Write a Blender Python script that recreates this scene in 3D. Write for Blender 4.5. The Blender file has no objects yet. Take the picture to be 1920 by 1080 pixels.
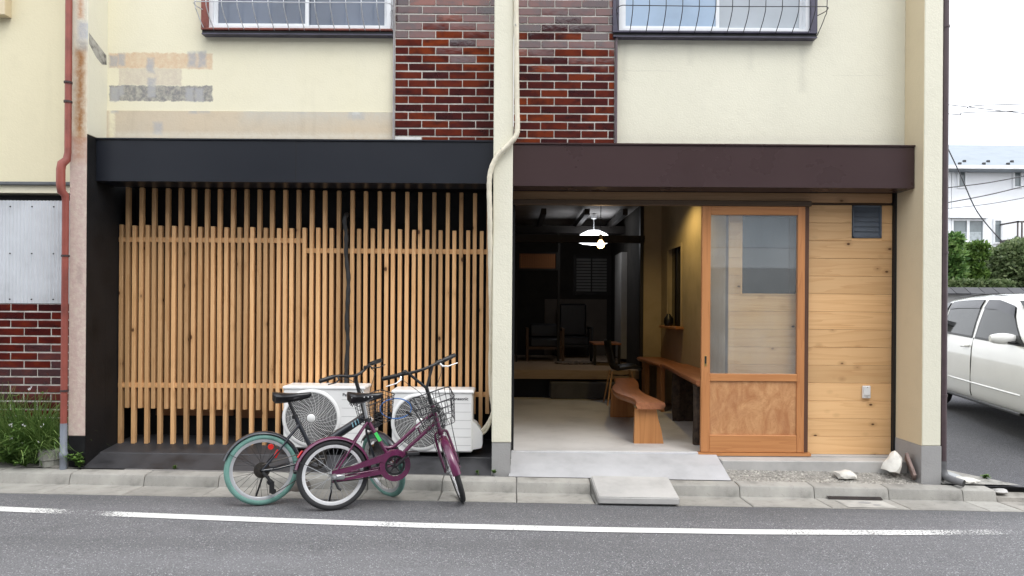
import bpy, bmesh, math, random
from mathutils import Vector, Matrix
random.seed(7)
PI = math.pi
RAD = math.radians
sc = bpy.context.scene
COL = sc.collection

# ------------------------------------------------------------------ camera
FOC, ROLL, EYE = 1280.0, 0.0065, 1.5          # focal length in 1920-px units, roll, eye height
cam_d = bpy.data.cameras.new('camera')
cam_d.sensor_width = 36.0
cam_d.lens = FOC / 1920 * 36.0
cam_d.shift_y = 40.0 / 1920
cam_d.clip_start = 0.05
cam_d.clip_end = 500
cam = bpy.data.objects.new('camera', cam_d)
COL.objects.link(cam)
c_, s_ = math.cos(ROLL), math.sin(ROLL)
cam.matrix_world = Matrix(((c_, -s_, 0, 0), (0, 0, -1, 0), (s_, c_, 0, EYE), (0, 0, 0, 1)))
sc.camera = cam

# ------------------------------------------------------------------ sky and sun (bright overcast)
SUN_EL, SUN_AZ = RAD(58), RAD(150)            # azimuth of the direction TO the sun, from +Y towards +X
wd = bpy.data.worlds.new('World')
sc.world = wd
wd.use_nodes = True
wn = wd.node_tree
for n in list(wn.nodes):
    wn.nodes.remove(n)
wo = wn.nodes.new('ShaderNodeOutputWorld')
wb = wn.nodes.new('ShaderNodeBackground')
sk = wn.nodes.new('ShaderNodeTexSky')
sk.sky_type = 'NISHITA'
sk.sun_disc = False
sk.sun_elevation = SUN_EL
sk.sun_rotation = SUN_AZ
sk.air_density = 1.0
sk.dust_density = 4.0
hs = wn.nodes.new('ShaderNodeHueSaturation')
hs.inputs['Saturation'].default_value = 0.22
mx = wn.nodes.new('ShaderNodeMix')
mx.data_type = 'RGBA'
mx.inputs['Factor'].default_value = 0.72
mx.inputs[7].default_value = (9.2, 9.5, 10.0, 1)
wn.links.new(sk.outputs[0], hs.inputs['Color'])
wn.links.new(hs.outputs[0], mx.inputs[6])
wn.links.new(mx.outputs[2], wb.inputs['Color'])
wb.inputs['Strength'].default_value = 0.15
wn.links.new(wb.outputs[0], wo.inputs['Surface'])

sl = bpy.data.lights.new('sun', 'SUN')
sl.energy = 0.7
sl.angle = RAD(22)
sl.color = (1.0, 0.97, 0.92)
sun = bpy.data.objects.new('sun', sl)
COL.objects.link(sun)
sd = Vector((math.sin(SUN_AZ) * math.cos(SUN_EL), math.cos(SUN_AZ) * math.cos(SUN_EL), math.sin(SUN_EL)))
sun.rotation_euler = sd.to_track_quat('Z', 'Y').to_euler()
sun.location = sd * 30

sc.view_settings.view_transform = 'Standard'
sc.view_settings.look = 'None'
sc.view_settings.gamma = 1.0
sc.view_settings.use_curve_mapping = False
sc.view_settings.exposure = 0.85
sc.render.engine = 'CYCLES'
sc.cycles.use_denoising = True
sc.cycles.max_bounces = 8
sc.cycles.transparent_max_bounces = 12
sc.cycles.caustics_reflective = False
sc.cycles.caustics_refractive = False
sc.cycles.sample_clamp_indirect = 6.0


# ------------------------------------------------------------------ helpers: survey
def at(px, py, Y):
    """point at depth Y on the ray through a point of the survey photograph (1920 x 1080)"""
    dx, dy = px - 960, py - 540
    u = dx * c_ + dy * s_
    v = -dx * s_ + dy * c_
    return Vector((u / FOC * Y, Y, EYE - (v - 40) / FOC * Y))


def gz(x):
    """fall of the street towards the right"""
    return -0.012 * x


# ------------------------------------------------------------------ helpers: materials
class NT:
    def __init__(self, m):
        self.t = m.node_tree

    def n(self, kind, props=None, **ins):
        nd = self.t.nodes.new('ShaderNode' + kind)
        for k, v in (props or {}).items():
            setattr(nd, k, v)
        for k, v in ins.items():
            key = int(k[1:]) if k[0] == 'i' and k[1:].isdigit() else k.replace('_', ' ')
            s = nd.inputs[key]
            if isinstance(v, bpy.types.NodeSocket):
                self.t.links.new(v, s)
            else:
                s.default_value = v
        return nd

    def math(self, op, a, b=0.0, clamp=False):
        return self.n('Math', {'operation': op, 'use_clamp': clamp}, i0=a, i1=b).outputs[0]

    def mix(self, f, a, b, blend='MIX'):
        return self.n('Mix', {'data_type': 'RGBA', 'blend_type': blend}, i0=f, i6=a, i7=b).outputs[2]

    def ramp(self, f, stops):
        r = self.n('ValToRGB', None, Fac=f)
        e = r.color_ramp.elements
        while len(e) < len(stops):
            e.new(0.5)
        for el, (p, c) in zip(e, stops):
            el.position = p
            el.color = (c, c, c, 1) if isinstance(c, (int, float)) else (*c[:3], 1)
        return r.outputs[0]

    def mapr(self, v, a, b, c=0.0, d=1.0):
        return self.n('MapRange', {'clamp': True}, i0=v, i1=a, i2=b, i3=c, i4=d).outputs[0]

    def noise(self, vec, scale, detail=4, rough=0.55, dist=0.0):
        return self.n('TexNoise', None, Vector=vec, Scale=scale, Detail=detail, Roughness=rough, Distortion=dist)


def C4(c):
    return (*c[:3], 1)


def start(name):
    m = bpy.data.materials.new(name)
    m.use_nodes = True
    g = NT(m)
    for n in list(g.t.nodes):
        g.t.nodes.remove(n)
    out = g.n('OutputMaterial')
    b = g.n('BsdfPrincipled')
    g.t.links.new(b.outputs[0], out.inputs[0])
    tc = g.n('TexCoord')
    return m, g, b, tc.outputs['Object']


def bump(g, b, h, strength=0.3, dist=0.01):
    bp = g.n('Bump', None, Height=h, Strength=strength, Distance=dist)
    g.t.links.new(bp.outputs[0], b.inputs['Normal'])


def pm(name, col, rough=0.6, var=0.12, scale=6, bmp=0.0, bscale=60, bdist=0.004, metal=0.0, spec=0.5, coat=0.0, rnd=0.0, spots=0.0, rvar=0.0):
    """principled surface with uneven tone, fine relief and, if asked, a tone of its own per object"""
    m, g, b, vec = start(name)
    n1 = g.noise(vec, scale, 5, 0.6).outputs[0]
    lo = tuple(max(0, x * (1 - var * 2.0)) for x in col)
    hi = tuple(min(1, x * (1 + var * 1.2)) for x in col)
    c = g.ramp(n1, [(0.25, lo), (0.5, col), (0.78, hi)])
    if spots:
        n2 = g.noise(vec, scale * 4.3, 6, 0.7).outputs[0]
        c = g.mix(g.mapr(n2, 0.58, 0.72, 0, spots), c, C4(tuple(x * 0.45 for x in col)))
    if rnd:
        oi = g.n('ObjectInfo').outputs['Random']
        k = g.mapr(oi, 0, 1, 1 - rnd, 1 + rnd * 0.6)
        c = g.mix(1.0, c, g.n('CombineColor', None, i0=k, i1=k, i2=k).outputs[0], 'MULTIPLY')
    g.t.links.new(c, b.inputs['Base Color'])
    b.inputs['Roughness'].default_value = rough
    if rvar:
        g.t.links.new(g.mapr(n1, 0.3, 0.7, max(0.02, rough - rvar), rough + rvar), b.inputs['Roughness'])
    b.inputs['Metallic'].default_value = metal
    b.inputs['Specular IOR Level'].default_value = spec
    b.inputs['Coat Weight'].default_value = coat
    if bmp:
        bump(g, b, g.noise(vec, bscale, 4, 0.6).outputs[0], bmp, bdist)
    return m


def wood(name, light, dark, axis=2, grain=1.0, rough=0.5, knots=0.0, rnd=0.12, spec=0.35, ring=0.5):
    """timber: growth rings and fine fibres along one axis, knots, a shift of its own per board"""
    m, g, b, vec = start(name)
    oi = g.n('ObjectInfo').outputs['Random']
    off = g.n('CombineXYZ', None, X=g.math('MULTIPLY', oi, 37.0), Y=g.math('MULTIPLY', oi, 11.0), Z=g.math('MULTIPLY', oi, 23.0)).outputs[0]
    v = g.n('VectorMath', {'operation': 'ADD'}, i0=vec, i1=off).outputs[0]
    st = [9.0 * grain] * 3
    st[axis] = 0.55 * grain
    mp = g.n('Mapping', None, Vector=v, Scale=tuple(st)).outputs[0]
    warp = g.noise(mp, 0.9, 3, 0.5, 0.4).outputs[0]
    rings = g.math('FRACT', g.math('MULTIPLY', warp, 9.0))
    rings = g.math('POWER', rings, 2.2)
    st2 = [150.0] * 3
    st2[axis] = 3.0
    fib = g.noise(g.n('Mapping', None, Vector=v, Scale=tuple(st2)).outputs[0], 1.0, 4, 0.6).outputs[0]
    big = g.noise(v, 1.7, 2).outputs[0]
    f = g.math('ADD', g.math('MULTIPLY', rings, ring), g.math('MULTIPLY', g.math('SUBTRACT', fib, 0.5), 0.9))
    f = g.math('ADD', f, g.math('MULTIPLY', g.math('SUBTRACT', big, 0.45), 0.5), True)
    c = g.mix(f, C4(light), C4(dark))
    if knots:
        ks = [4.2] * 3
        ks[axis] = 2.6
        vo = g.n('TexVoronoi', {'feature': 'F1'}, Vector=g.n('Mapping', None, Vector=v, Scale=tuple(ks)).outputs[0], Scale=knots, Randomness=1.0)
        kn = g.mapr(vo.outputs[0], 0.05, 0.085, 1, 0)
        halo = g.mapr(vo.outputs[0], 0.05, 0.24, 0.55, 0)
        c = g.mix(halo, c, C4(tuple(x * 0.72 for x in dark)))
        c = g.mix(kn, c, C4((0.10, 0.042, 0.016)))
    k = g.mapr(oi, 0, 1, 1 - rnd, 1 + rnd)
    c = g.mix(1.0, c, g.n('CombineColor', None, i0=k, i1=k, i2=k).outputs[0], 'MULTIPLY')
    g.t.links.new(c, b.inputs['Base Color'])
    b.inputs['Roughness'].default_value = rough
    b.inputs['Specular IOR Level'].default_value = spec
    bump(g, b, g.math('ADD', fib, rings), 0.18, 0.002)
    return m


def glassy(name, tint=(0.9, 0.95, 0.95), refl=1.0, rough=0.0, dust=0.0):
    """thin window glass: clear with a fresnel reflection on both faces"""
    m = bpy.data.materials.new(name)
    m.use_nodes = True
    g = NT(m)
    for n in list(g.t.nodes):
        g.t.nodes.remove(n)
    out = g.n('OutputMaterial')
    fa = g.n('LayerWeight', None, Blend=0.5).outputs['Facing']
    f = g.math('ADD', 0.04, g.math('MULTIPLY', g.math('POWER', fa, 5.0), 0.96))
    f = g.math('MULTIPLY', f, refl, True)
    tr = g.n('BsdfTransparent', None, Color=C4(tint))
    gl = g.n('BsdfAnisotropic', None, Color=(1, 1, 1, 1), Roughness=rough)
    mxs = g.n('MixShader', None, i0=f, i1=tr.outputs[0], i2=gl.outputs[0]).outputs[0]
    if dust:
        df = g.n('BsdfDiffuse', None, Color=(.80, .82, .82, 1))
        nz = g.noise(g.n('TexCoord').outputs['Object'], 3, 4, .6).outputs[0]
        mxs = g.n('MixShader', None, i0=g.mapr(nz, .3, .7, dust * .7, dust * 1.3), i1=mxs, i2=df.outputs[0]).outputs[0]
    g.t.links.new(mxs, out.inputs[0])
    return m


def glow(name, col, strength):
    m, g, b, vec = start(name)
    b.inputs['Base Color'].default_value = C4(col)
    b.inputs['Emission Color'].default_value = C4(col)
    b.inputs['Emission Strength'].default_value = strength
    return m


def rectmask(g, x, z, x0, x1, z0, z1, soft=0.012):
    if x0 > x1:
        x0, x1 = x1, x0
    if z0 > z1:
        z0, z1 = z1, z0
    a = g.math('SUBTRACT', (x1 - x0) / 2, g.math('ABSOLUTE', g.math('SUBTRACT', x, (x0 + x1) / 2)))
    c = g.math('SUBTRACT', (z1 - z0) / 2, g.math('ABSOLUTE', g.math('SUBTRACT', z, (z0 + z1) / 2)))
    return g.mapr(g.math('MINIMUM', a, c), -soft, soft)


def stucco(name, col, patches=(), fine=0.35, Y=6.0, dirt=0.12, warp=0.06, tone2=None):
    """painted render with fine relief; patches = (photo rect, colour, softness, weight): bare or stained areas"""
    m, g, b, vec = start(name)
    n1 = g.noise(vec, 0.9, 5, 0.6).outputs[0]
    n2 = g.noise(vec, 7, 6, 0.65).outputs[0]
    c = g.mix(g.mapr(n1, 0.3, 0.7, 0, 1), C4(col), C4(tone2 or tuple(x * 0.93 for x in col)))
    c = g.mix(g.mapr(n2, 0.5, 0.8, 0, dirt), c, C4(tuple(x * 0.6 for x in col)))
    st = g.noise(g.n('Mapping', None, Vector=vec, Scale=(9, 9, 0.5)).outputs[0], 1.0, 4).outputs[0]
    c = g.mix(g.mapr(st, 0.6, 0.8, 0, dirt), c, C4(tuple(x * 0.62 for x in col)))
    if patches:
        wn_ = g.noise(vec, 17, 7, 0.72)
        d = g.n('VectorMath', {'operation': 'SUBTRACT'}, i0=wn_.outputs[1], i1=(0.5, 0.5, 0.5)).outputs[0]
        d = g.n('VectorMath', {'operation': 'SCALE'}, i0=d, Scale=warp).outputs[0]
        p = g.n('VectorMath', {'operation': 'ADD'}, i0=vec, i1=d).outputs[0]
        sp = g.n('SeparateXYZ', None, Vector=p)
        tex = g.noise(vec, 22, 6, 0.7).outputs[0]
        for (x0, y0, x1, y1), pc, soft, w in patches:
            A, B_ = at(x0, y0, Y), at(x1, y1, Y)
            k = rectmask(g, sp.outputs[0], sp.outputs[2], A.x, B_.x, A.z, B_.z, soft)
            k = g.math('MULTIPLY', k, g.mapr(tex, 0.32, 0.58, w * 0.5, w))
            c = g.mix(k, c, C4(pc))
    g.t.links.new(c, b.inputs['Base Color'])
    b.inputs['Roughness'].default_value = 0.82
    b.inputs['Specular IOR Level'].default_value = 0.25
    h = g.math('ADD', g.noise(vec, 70, 4, 0.6).outputs[0], g.math('MULTIPLY', g.noise(vec, 9, 3).outputs[0], 0.8))
    bump(g, b, h, fine, 0.006)
    return m


# ------------------------------------------------------------------ helpers: meshes
class MB:
    def __init__(self):
        self.v, self.f = [], []

    def add(self, vs, fs):
        o = len(self.v)
        self.v += [Vector(p) for p in vs]
        self.f += [tuple(i + o for i in f) for f in fs]
        return self

    def box(self, x0, x1, y0, y1, z0, z1, ch=0.0):
        x0, x1 = min(x0, x1), max(x0, x1)
        y0, y1 = min(y0, y1), max(y0, y1)
        z0, z1 = min(z0, z1), max(z0, z1)
        if ch <= 0:
            vs = [(x, y, z) for x in (x0, x1) for y in (y0, y1) for z in (z0, z1)]
            return self.add(vs, [(0, 1, 3, 2), (4, 6, 7, 5), (0, 4, 5, 1), (2, 3, 7, 6), (0, 2, 6, 4), (1, 5, 7, 3)])
        bm = bmesh.new()
        bmesh.ops.create_cube(bm, size=1.0)
        for w in bm.verts:
            w.co = Vector(((x0 + x1) / 2 + w.co.x * (x1 - x0), (y0 + y1) / 2 + w.co.y * (y1 - y0), (z0 + z1) / 2 + w.co.z * (z1 - z0)))
        bmesh.ops.bevel(bm, geom=list(bm.edges), offset=min(ch, 0.45 * min(x1 - x0, y1 - y0, z1 - z0)), segments=1, affect='EDGES')
        bm.verts.index_update()
        self.add([w.co.copy() for w in bm.verts], [[w.index for w in f.verts] for f in bm.faces])
        bm.free()
        return self

    def rings(self, rr, cap=True, loop=False):
        n = len(rr[0])
        vs = [p for r in rr for p in r]
        fs = []
        m = len(rr)
        for i in range(m if loop else m - 1):
            a, b = i * n, ((i + 1) % m) * n
            for k in range(n):
                fs.append((a + k, a + (k + 1) % n, b + (k + 1) % n, b + k))
        if cap and not loop:
            fs.append(tuple(range(n))[::-1])
            fs.append(tuple((m - 1) * n + k for k in range(n)))
        return self.add(vs, fs)

    def tube(self, pts, r, n=8, cap=True, loop=False):
        pts = [Vector(p) for p in pts]
        rs = r if isinstance(r, (list, tuple)) else [r] * len(pts)
        m = len(pts)
        rr = []
        prev = None
        for i, p in enumerate(pts):
            if loop:
                t = pts[(i + 1) % m] - pts[i - 1]
            else:
                t = pts[min(i + 1, m - 1)] - pts[max(i - 1, 0)]
            t.normalize()
            if prev is None:
                a = Vector((0, 0, 1)) if abs(t.z) < 0.9 else Vector((1, 0, 0))
                u = t.cross(a).normalized()
            else:
                u = (prev - t * prev.dot(t)).normalized()
            prev = u
            w = t.cross(u)
            rr.append([p + (u * math.cos(2 * PI * k / n) + w * math.sin(2 * PI * k / n)) * rs[i] for k in range(n)])
        return self.rings(rr, cap, loop)

    def lathe(self, prof, n=24, c=(0, 0, 0), axis=2, a0=0.0, a1=2 * PI, closed=False):
        """prof = (radius, height) along axis"""
        full = abs(a1 - a0 - 2 * PI) < 1e-6
        c = Vector(c)
        rr = []
        k = n if full else n + 1
        for i in range(k):
            a = a0 + (a1 - a0) * i / n
            ring = []
            for r, h in prof:
                if axis == 2:
                    q = (r * math.cos(a), r * math.sin(a), h)
                elif axis == 1:
                    q = (r * math.cos(a), h, r * math.sin(a))
                else:
                    q = (h, r * math.cos(a), r * math.sin(a))
                ring.append(c + Vector(q))
            rr.append(ring)
        m = len(prof)
        vs = [p for r in rr for p in r]
        fs = []
        for i in range(k if full else k - 1):
            a, b = i * m, ((i + 1) % k) * m
            for j in range(m if closed else m - 1):
                j2 = (j + 1) % m
                fs.append((a + j, b + j, b + j2, a + j2))
        if closed and not full:
            fs.append(tuple(range(m)))
            fs.append(tuple((k - 1) * m + j for j in range(m))[::-1])
        return self.add(vs, fs)

    def prism(self, poly, axis, a, b):
        """poly in the two other axes (in x,y,z order) swept along axis from a to b"""
        def q(p, h):
            l = list(p)
            l.insert(axis, h)
            return l
        n = len(poly)
        vs = [q(p, a) for p in poly] + [q(p, b) for p in poly]
        fs = [tuple(range(n))[::-1], tuple(range(n, 2 * n))] + [(k, (k + 1) % n, n + (k + 1) % n, n + k) for k in range(n)]
        return self.add(vs, fs)

    def quad(self, a, b, c, d):
        return self.add([a, b, c, d], [(0, 1, 2, 3)])

    def tf(self, M):
        self.v = [M @ p for p in self.v]
        return self

    def mesh(self, name, m, smooth=False, shift=None):
        me = bpy.data.meshes.new(name)
        sh = shift or Vector()
        me.from_pydata([tuple(p - sh) for p in self.v], [], self.f)
        bm = bmesh.new()
        bm.from_mesh(me)
        bmesh.ops.recalc_face_normals(bm, faces=bm.faces)
        bm.to_mesh(me)
        bm.free()
        if m:
            me.materials.append(m)
        if smooth:
            me.polygons.foreach_set('use_smooth', [True] * len(me.polygons))
            if smooth != 'all':
                me.set_sharp_from_angle(angle=RAD(smooth if smooth is not True else 40))
        return me

    def build(self, name, m, parent=None, smooth=False, local=False):
        """one mesh object; coordinates are world ones unless local"""
        sh = Vector() if local or parent is None else rootloc(parent)
        o = bpy.data.objects.new(name, self.mesh(name, m, smooth, sh))
        COL.objects.link(o)
        o.parent = parent
        return o


def rootloc(o):
    while o.parent:
        o = o.parent
    return Vector(o.location)


def place(name, me, parent, world, rot=(0, 0, 0), scale=(1, 1, 1)):
    """an object that shares mesh data, put at a world point under an unrotated parent"""
    o = bpy.data.objects.new(name, me)
    COL.objects.link(o)
    o.parent = parent
    o.location = Vector(world) - (rootloc(parent) if parent else Vector())
    o.rotation_euler = rot
    o.scale = scale
    return o


def tag(o, label=None, cat=None, group=None, kind=None):
    for k, v in (('label', label), ('category', cat), ('group', group), ('kind', kind)):
        if v:
            o[k] = v
    return o


def thing(name, label, cat, loc=(0, 0, 0), group=None, rot=None, kind=None):
    o = bpy.data.objects.new(name, None)
    COL.objects.link(o)
    o.empty_display_size = 0.2
    o.location = loc
    if rot:
        o.rotation_euler = rot
    return tag(o, label, cat, group, kind)


def copy_tree(o, parent=None):
    c = o.copy()
    COL.objects.link(c)
    c.parent = parent
    for ch in list(o.children):
        copy_tree(ch, c)
    return c


def lettering(name, text, size, m, parent, loc, rot, bold=0.0):
    cu = bpy.data.curves.new(name, 'FONT')
    cu.body = text
    cu.size = size
    cu.extrude = 0.0006
    cu.offset = bold
    cu.resolution_u = 3
    tmp = bpy.data.objects.new(name + '_tmp', cu)
    COL.objects.link(tmp)
    dg = bpy.context.evaluated_depsgraph_get()
    me = bpy.data.meshes.new_from_object(tmp.evaluated_get(dg))
    bpy.data.objects.remove(tmp)
    me.materials.clear()
    me.materials.append(m)
    o = bpy.data.objects.new(name, me)
    COL.objects.link(o)
    o.parent = parent
    o.location = loc
    o.rotation_euler = rot
    return o


def smooth_path(pts, k=6):
    """Catmull-Rom through the points"""
    pts = [Vector(p) for p in pts]
    out = []
    for i in range(len(pts) - 1):
        p0, p1, p2, p3 = pts[max(i - 1, 0)], pts[i], pts[i + 1], pts[min(i + 2, len(pts) - 1)]
        for j in range(k):
            t = j / k
            out.append(0.5 * ((2 * p1) + (p2 - p0) * t + (2 * p0 - 5 * p1 + 4 * p2 - p3) * t * t + (3 * p1 - p0 - 3 * p2 + p3) * t ** 3))
    out.append(pts[-1])
    return out


# ------------------------------------------------------------------ palette
GREY1, GREY2 = (0.42, 0.42, 0.43), (0.25, 0.245, 0.24)
BEIGE, BEIGE2 = (0.66, 0.50, 0.34), (0.60, 0.53, 0.43)
CREAM = (0.78, 0.735, 0.55)
CREAM_R = (0.78, 0.755, 0.62)
P_ = []
P_ += [((205, 99, 398, 129), BEIGE, 0.006, 1), ((223, 128, 340, 160), BEIGE2, 0.006, 0.9), ((205, 160, 398, 190), GREY2, 0.004, 1)]
for r in ((205, 104, 220, 126), (222, 100, 234, 123), (275, 109, 289, 136), (352, 97, 368, 126), (371, 96, 386, 125), (277, 147, 291, 182), (207, 163, 222, 190), (223, 161, 231, 180), (348, 165, 362, 190), (366, 166, 381, 190)):
    P_.append((r, GREY1, 0.012, 0.9))
M_WALL_L = stucco('cream_render_patched', CREAM, P_, tone2=(0.79, 0.75, 0.59))
B_ = [((205, 190, 216, 262), CREAM, 0.01, 0.9)]
for r in ((209, 194, 222, 212), (355, 194, 371, 213), (375, 194, 394, 212), (288, 230, 305, 254), (460, 195, 475, 209), (558, 195, 571, 212), (654, 195, 683, 224)):
    B_.append((r, GREY1, 0.014, 0.8))
B_.append(((662, 203, 674, 214), (0.75, 0.76, 0.76), 0.01, 0.9))
B_ += [((460, 190, 740, 225), (0.55, 0.55, 0.50), 0.08, 0.7), ((215, 248, 740, 262), (0.72, 0.69, 0.60), 0.02, 0.6)]
M_BAND = stucco('bare_render_band', (0.64, 0.53, 0.38), B_, dirt=0.35, tone2=(0.58, 0.52, 0.42))
STAIN = (0.50, 0.48, 0.40)
M_WALL_R = stucco('cream_render', CREAM_R, [((1166, 82, 1174, 150), STAIN, .03, .40), ((1500, 84, 1509, 170), STAIN, .035, .45), ((1290, 80, 1298, 120), STAIN, .03, .28), ((1405, 80, 1411, 132), STAIN, .03, .25),
    ((1160, 132, 1262, 133.4), STAIN, .003, .6), ((1560, 141, 1660, 142.2), STAIN, .003, .5), ((1158, 255, 1700, 268), (.60, .58, .50), .03, .35)], fine=0.5, warp=.03)
M_TAN = stucco('cream_render_return', (0.68, 0.58, 0.40), fine=0.3)
M_PIL_L = stucco('render_rust_streaked', (0.75, 0.71, 0.58), [
    ((100, 256, 175, 830), (0.56, 0.43, 0.385), 0.006, 1.0),
    ((142, 92, 158, 262), (0.42, 0.21, 0.075), 0.035, 0.95), ((146, 98, 153, 240), (0.26, 0.105, 0.03), 0.03, 0.75),
    ((138, 255, 160, 300), (0.45, 0.25, 0.15), 0.05, 0.8),
    ((147, -10, 154, 32), (0.50, 0.19, 0.06), 0.022, 0.85), ((146, 40, 168, 76), (0.47, 0.48, 0.50), 0.02, 0.9), ((145, 78, 165, 94), (0.32, 0.31, 0.30), 0.02, 0.7),
    ((146, 500, 152, 530), (0.34, 0.27, 0.24), 0.02, 0.6)], Y=5.72, dirt=0.4, fine=0.6, warp=0.06)
M_BASE_GREY = stucco('grey_render_base', (0.36, 0.355, 0.35), fine=0.5, dirt=0.3)
M_BLACK_PAINT = pm('black_wall_paint', (0.011, 0.011, 0.012), 0.55, 0.3, 4, 0.4, 70, spec=0.25)
M_BLACK = pm('black_matt', (0.008, 0.008, 0.009), 0.6, 0.2, 5)
M_FASCIA_L = pm('blue_black_sheet_metal', (0.013, 0.015, 0.021), 0.33, 0.06, 1.2, 0.10, 2.2, 0.02, rvar=0.025)
M_FASCIA_R = pm('brown_sheet_metal', (0.050, 0.028, 0.028), 0.28, 0.06, 1.2, 0.10, 2.2, 0.02, rvar=0.025)
M_GROUT = pm('pale_grout', (0.50, 0.48, 0.44), 0.9, 0.22, 14, 0.4, 90, spots=0.3)
M_SLAT = wood('pale_larch', (0.66, 0.395, 0.19), (0.50, 0.255, 0.10), 2, 1.0, 0.55, 1.3, 0.26)
M_RAIL = wood('pale_larch_rail', (0.66, 0.385, 0.18), (0.50, 0.25, 0.10), 0, 1.0, 0.55, 0, 0.15)
M_SIDING = wood('pine_siding', (0.74, 0.465, 0.23), (0.57, 0.30, 0.12), 0, 0.7, 0.5, 1.75, 0.14, ring=0.45)
M_HEADER = wood('weathered_header', (0.50, 0.30, 0.16), (0.36, 0.20, 0.10), 0, 0.8, 0.55, 1.2, 0.05)
M_DOOR_V = wood('door_stile', (0.50, 0.22, 0.085), (0.36, 0.14, 0.05), 2, 0.9, 0.4, 0, 0.05)
M_DOOR_H = wood('door_rail', (0.52, 0.235, 0.09), (0.38, 0.15, 0.055), 0, 0.9, 0.4, 0, 0.05)
M_DOOR_P = wood('door_panel_grain', (0.58, 0.315, 0.15), (0.42, 0.18, 0.07), 2, 0.22, 0.4, 0, 0.02, ring=0.5)
M_TRACK = wood('dark_stained_timber', (0.10, 0.062, 0.035), (0.055, 0.033, 0.02), 0, 1, 0.5, 0, 0.05)
M_JAMB = wood('dark_stained_jamb', (0.115, 0.055, 0.035), (0.06, 0.03, 0.02), 2, 1, 0.5, 0, 0.05)
M_SLAB_WOOD = wood('live_edge_slab', (0.42, 0.175, 0.085), (0.26, 0.095, 0.045), 1, 0.5, 0.35, 0.3, 0.03, ring=0.6)
M_LEG_WOOD = wood('bench_leg_timber', (0.55, 0.255, 0.095), (0.38, 0.15, 0.05), 2, 0.5, 0.45, 0, 0.1, ring=0.6)
M_BARK = pm('bark', (0.055, 0.036, 0.024), 0.85, 0.45, 22, 1.0, 40, 0.02, spots=0.5)
M_STEEL = pm('brushed_steel', (0.55, 0.56, 0.57), 0.35, 0.06, 5, metal=0.9)
M_ALU = pm('white_aluminium', (0.76, 0.78, 0.80), 0.4, 0.05, 5)
M_ALU_GREY = pm('grey_aluminium', (0.50, 0.46, 0.42), 0.4, 0.05, 5)
M_RUSTPAINT = pm('red_brown_flaking_paint', (0.20, 0.055, 0.04), 0.6, 0.4, 9, 0.4, 40, spots=0.7)
M_VIOLET = pm('violet_black_paint', (0.07, 0.065, 0.10), 0.45, 0.2, 8)
M_PANE = pm('dim_window_glass', (0.115, 0.14, 0.19), 0.10, 0.22, 1.6, 0.05, 6, spec=0.6)
M_PANE_R = pm('frosted_window_glass', (0.33, 0.44, 0.58), 0.18, 0.12, 1.2, spec=0.6)
M_PANE_F = pm('frosted_grey_glass', (0.40, 0.44, 0.48), 0.22, 0.06, 2.0, spec=0.6)
M_WIREGREY = pm('galvanised_wire', (0.62, 0.64, 0.66), 0.4, 0.1, 9, metal=0.3)
M_WIREDARK = pm('dark_wire', (0.03, 0.03, 0.035), 0.5, 0.2, 9)
M_DOORGLASS = glassy('door_glass', (0.965, 0.985, 0.98), 1.6, dust=0.09)
M_DARKGLASS = pm('dark_glass', (0.012, 0.016, 0.022), 0.03, 0.1, 2, spec=0.7)
M_CONC = pm('pale_concrete', (0.44, 0.43, 0.415), 0.85, 0.12, 3.5, 0.35, 120, spots=0.18)
M_SLABNEW = pm('fresh_mortar', (0.42, 0.42, 0.43), 0.8, 0.12, 2.6, 0.2, 90, spots=0.06)
M_STONE = pm('pale_stone', (0.62, 0.60, 0.55), 0.85, 0.2, 12, 0.8, 40, spots=0.25)
M_PLASTIC_BLACK = pm('black_plastic', (0.014, 0.014, 0.016), 0.4, 0.2, 12)
M_SADDLE = pm('black_saddle_vinyl', (0.013, 0.013, 0.016), 0.32, 0.2, 20, 0.15, 120)


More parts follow.
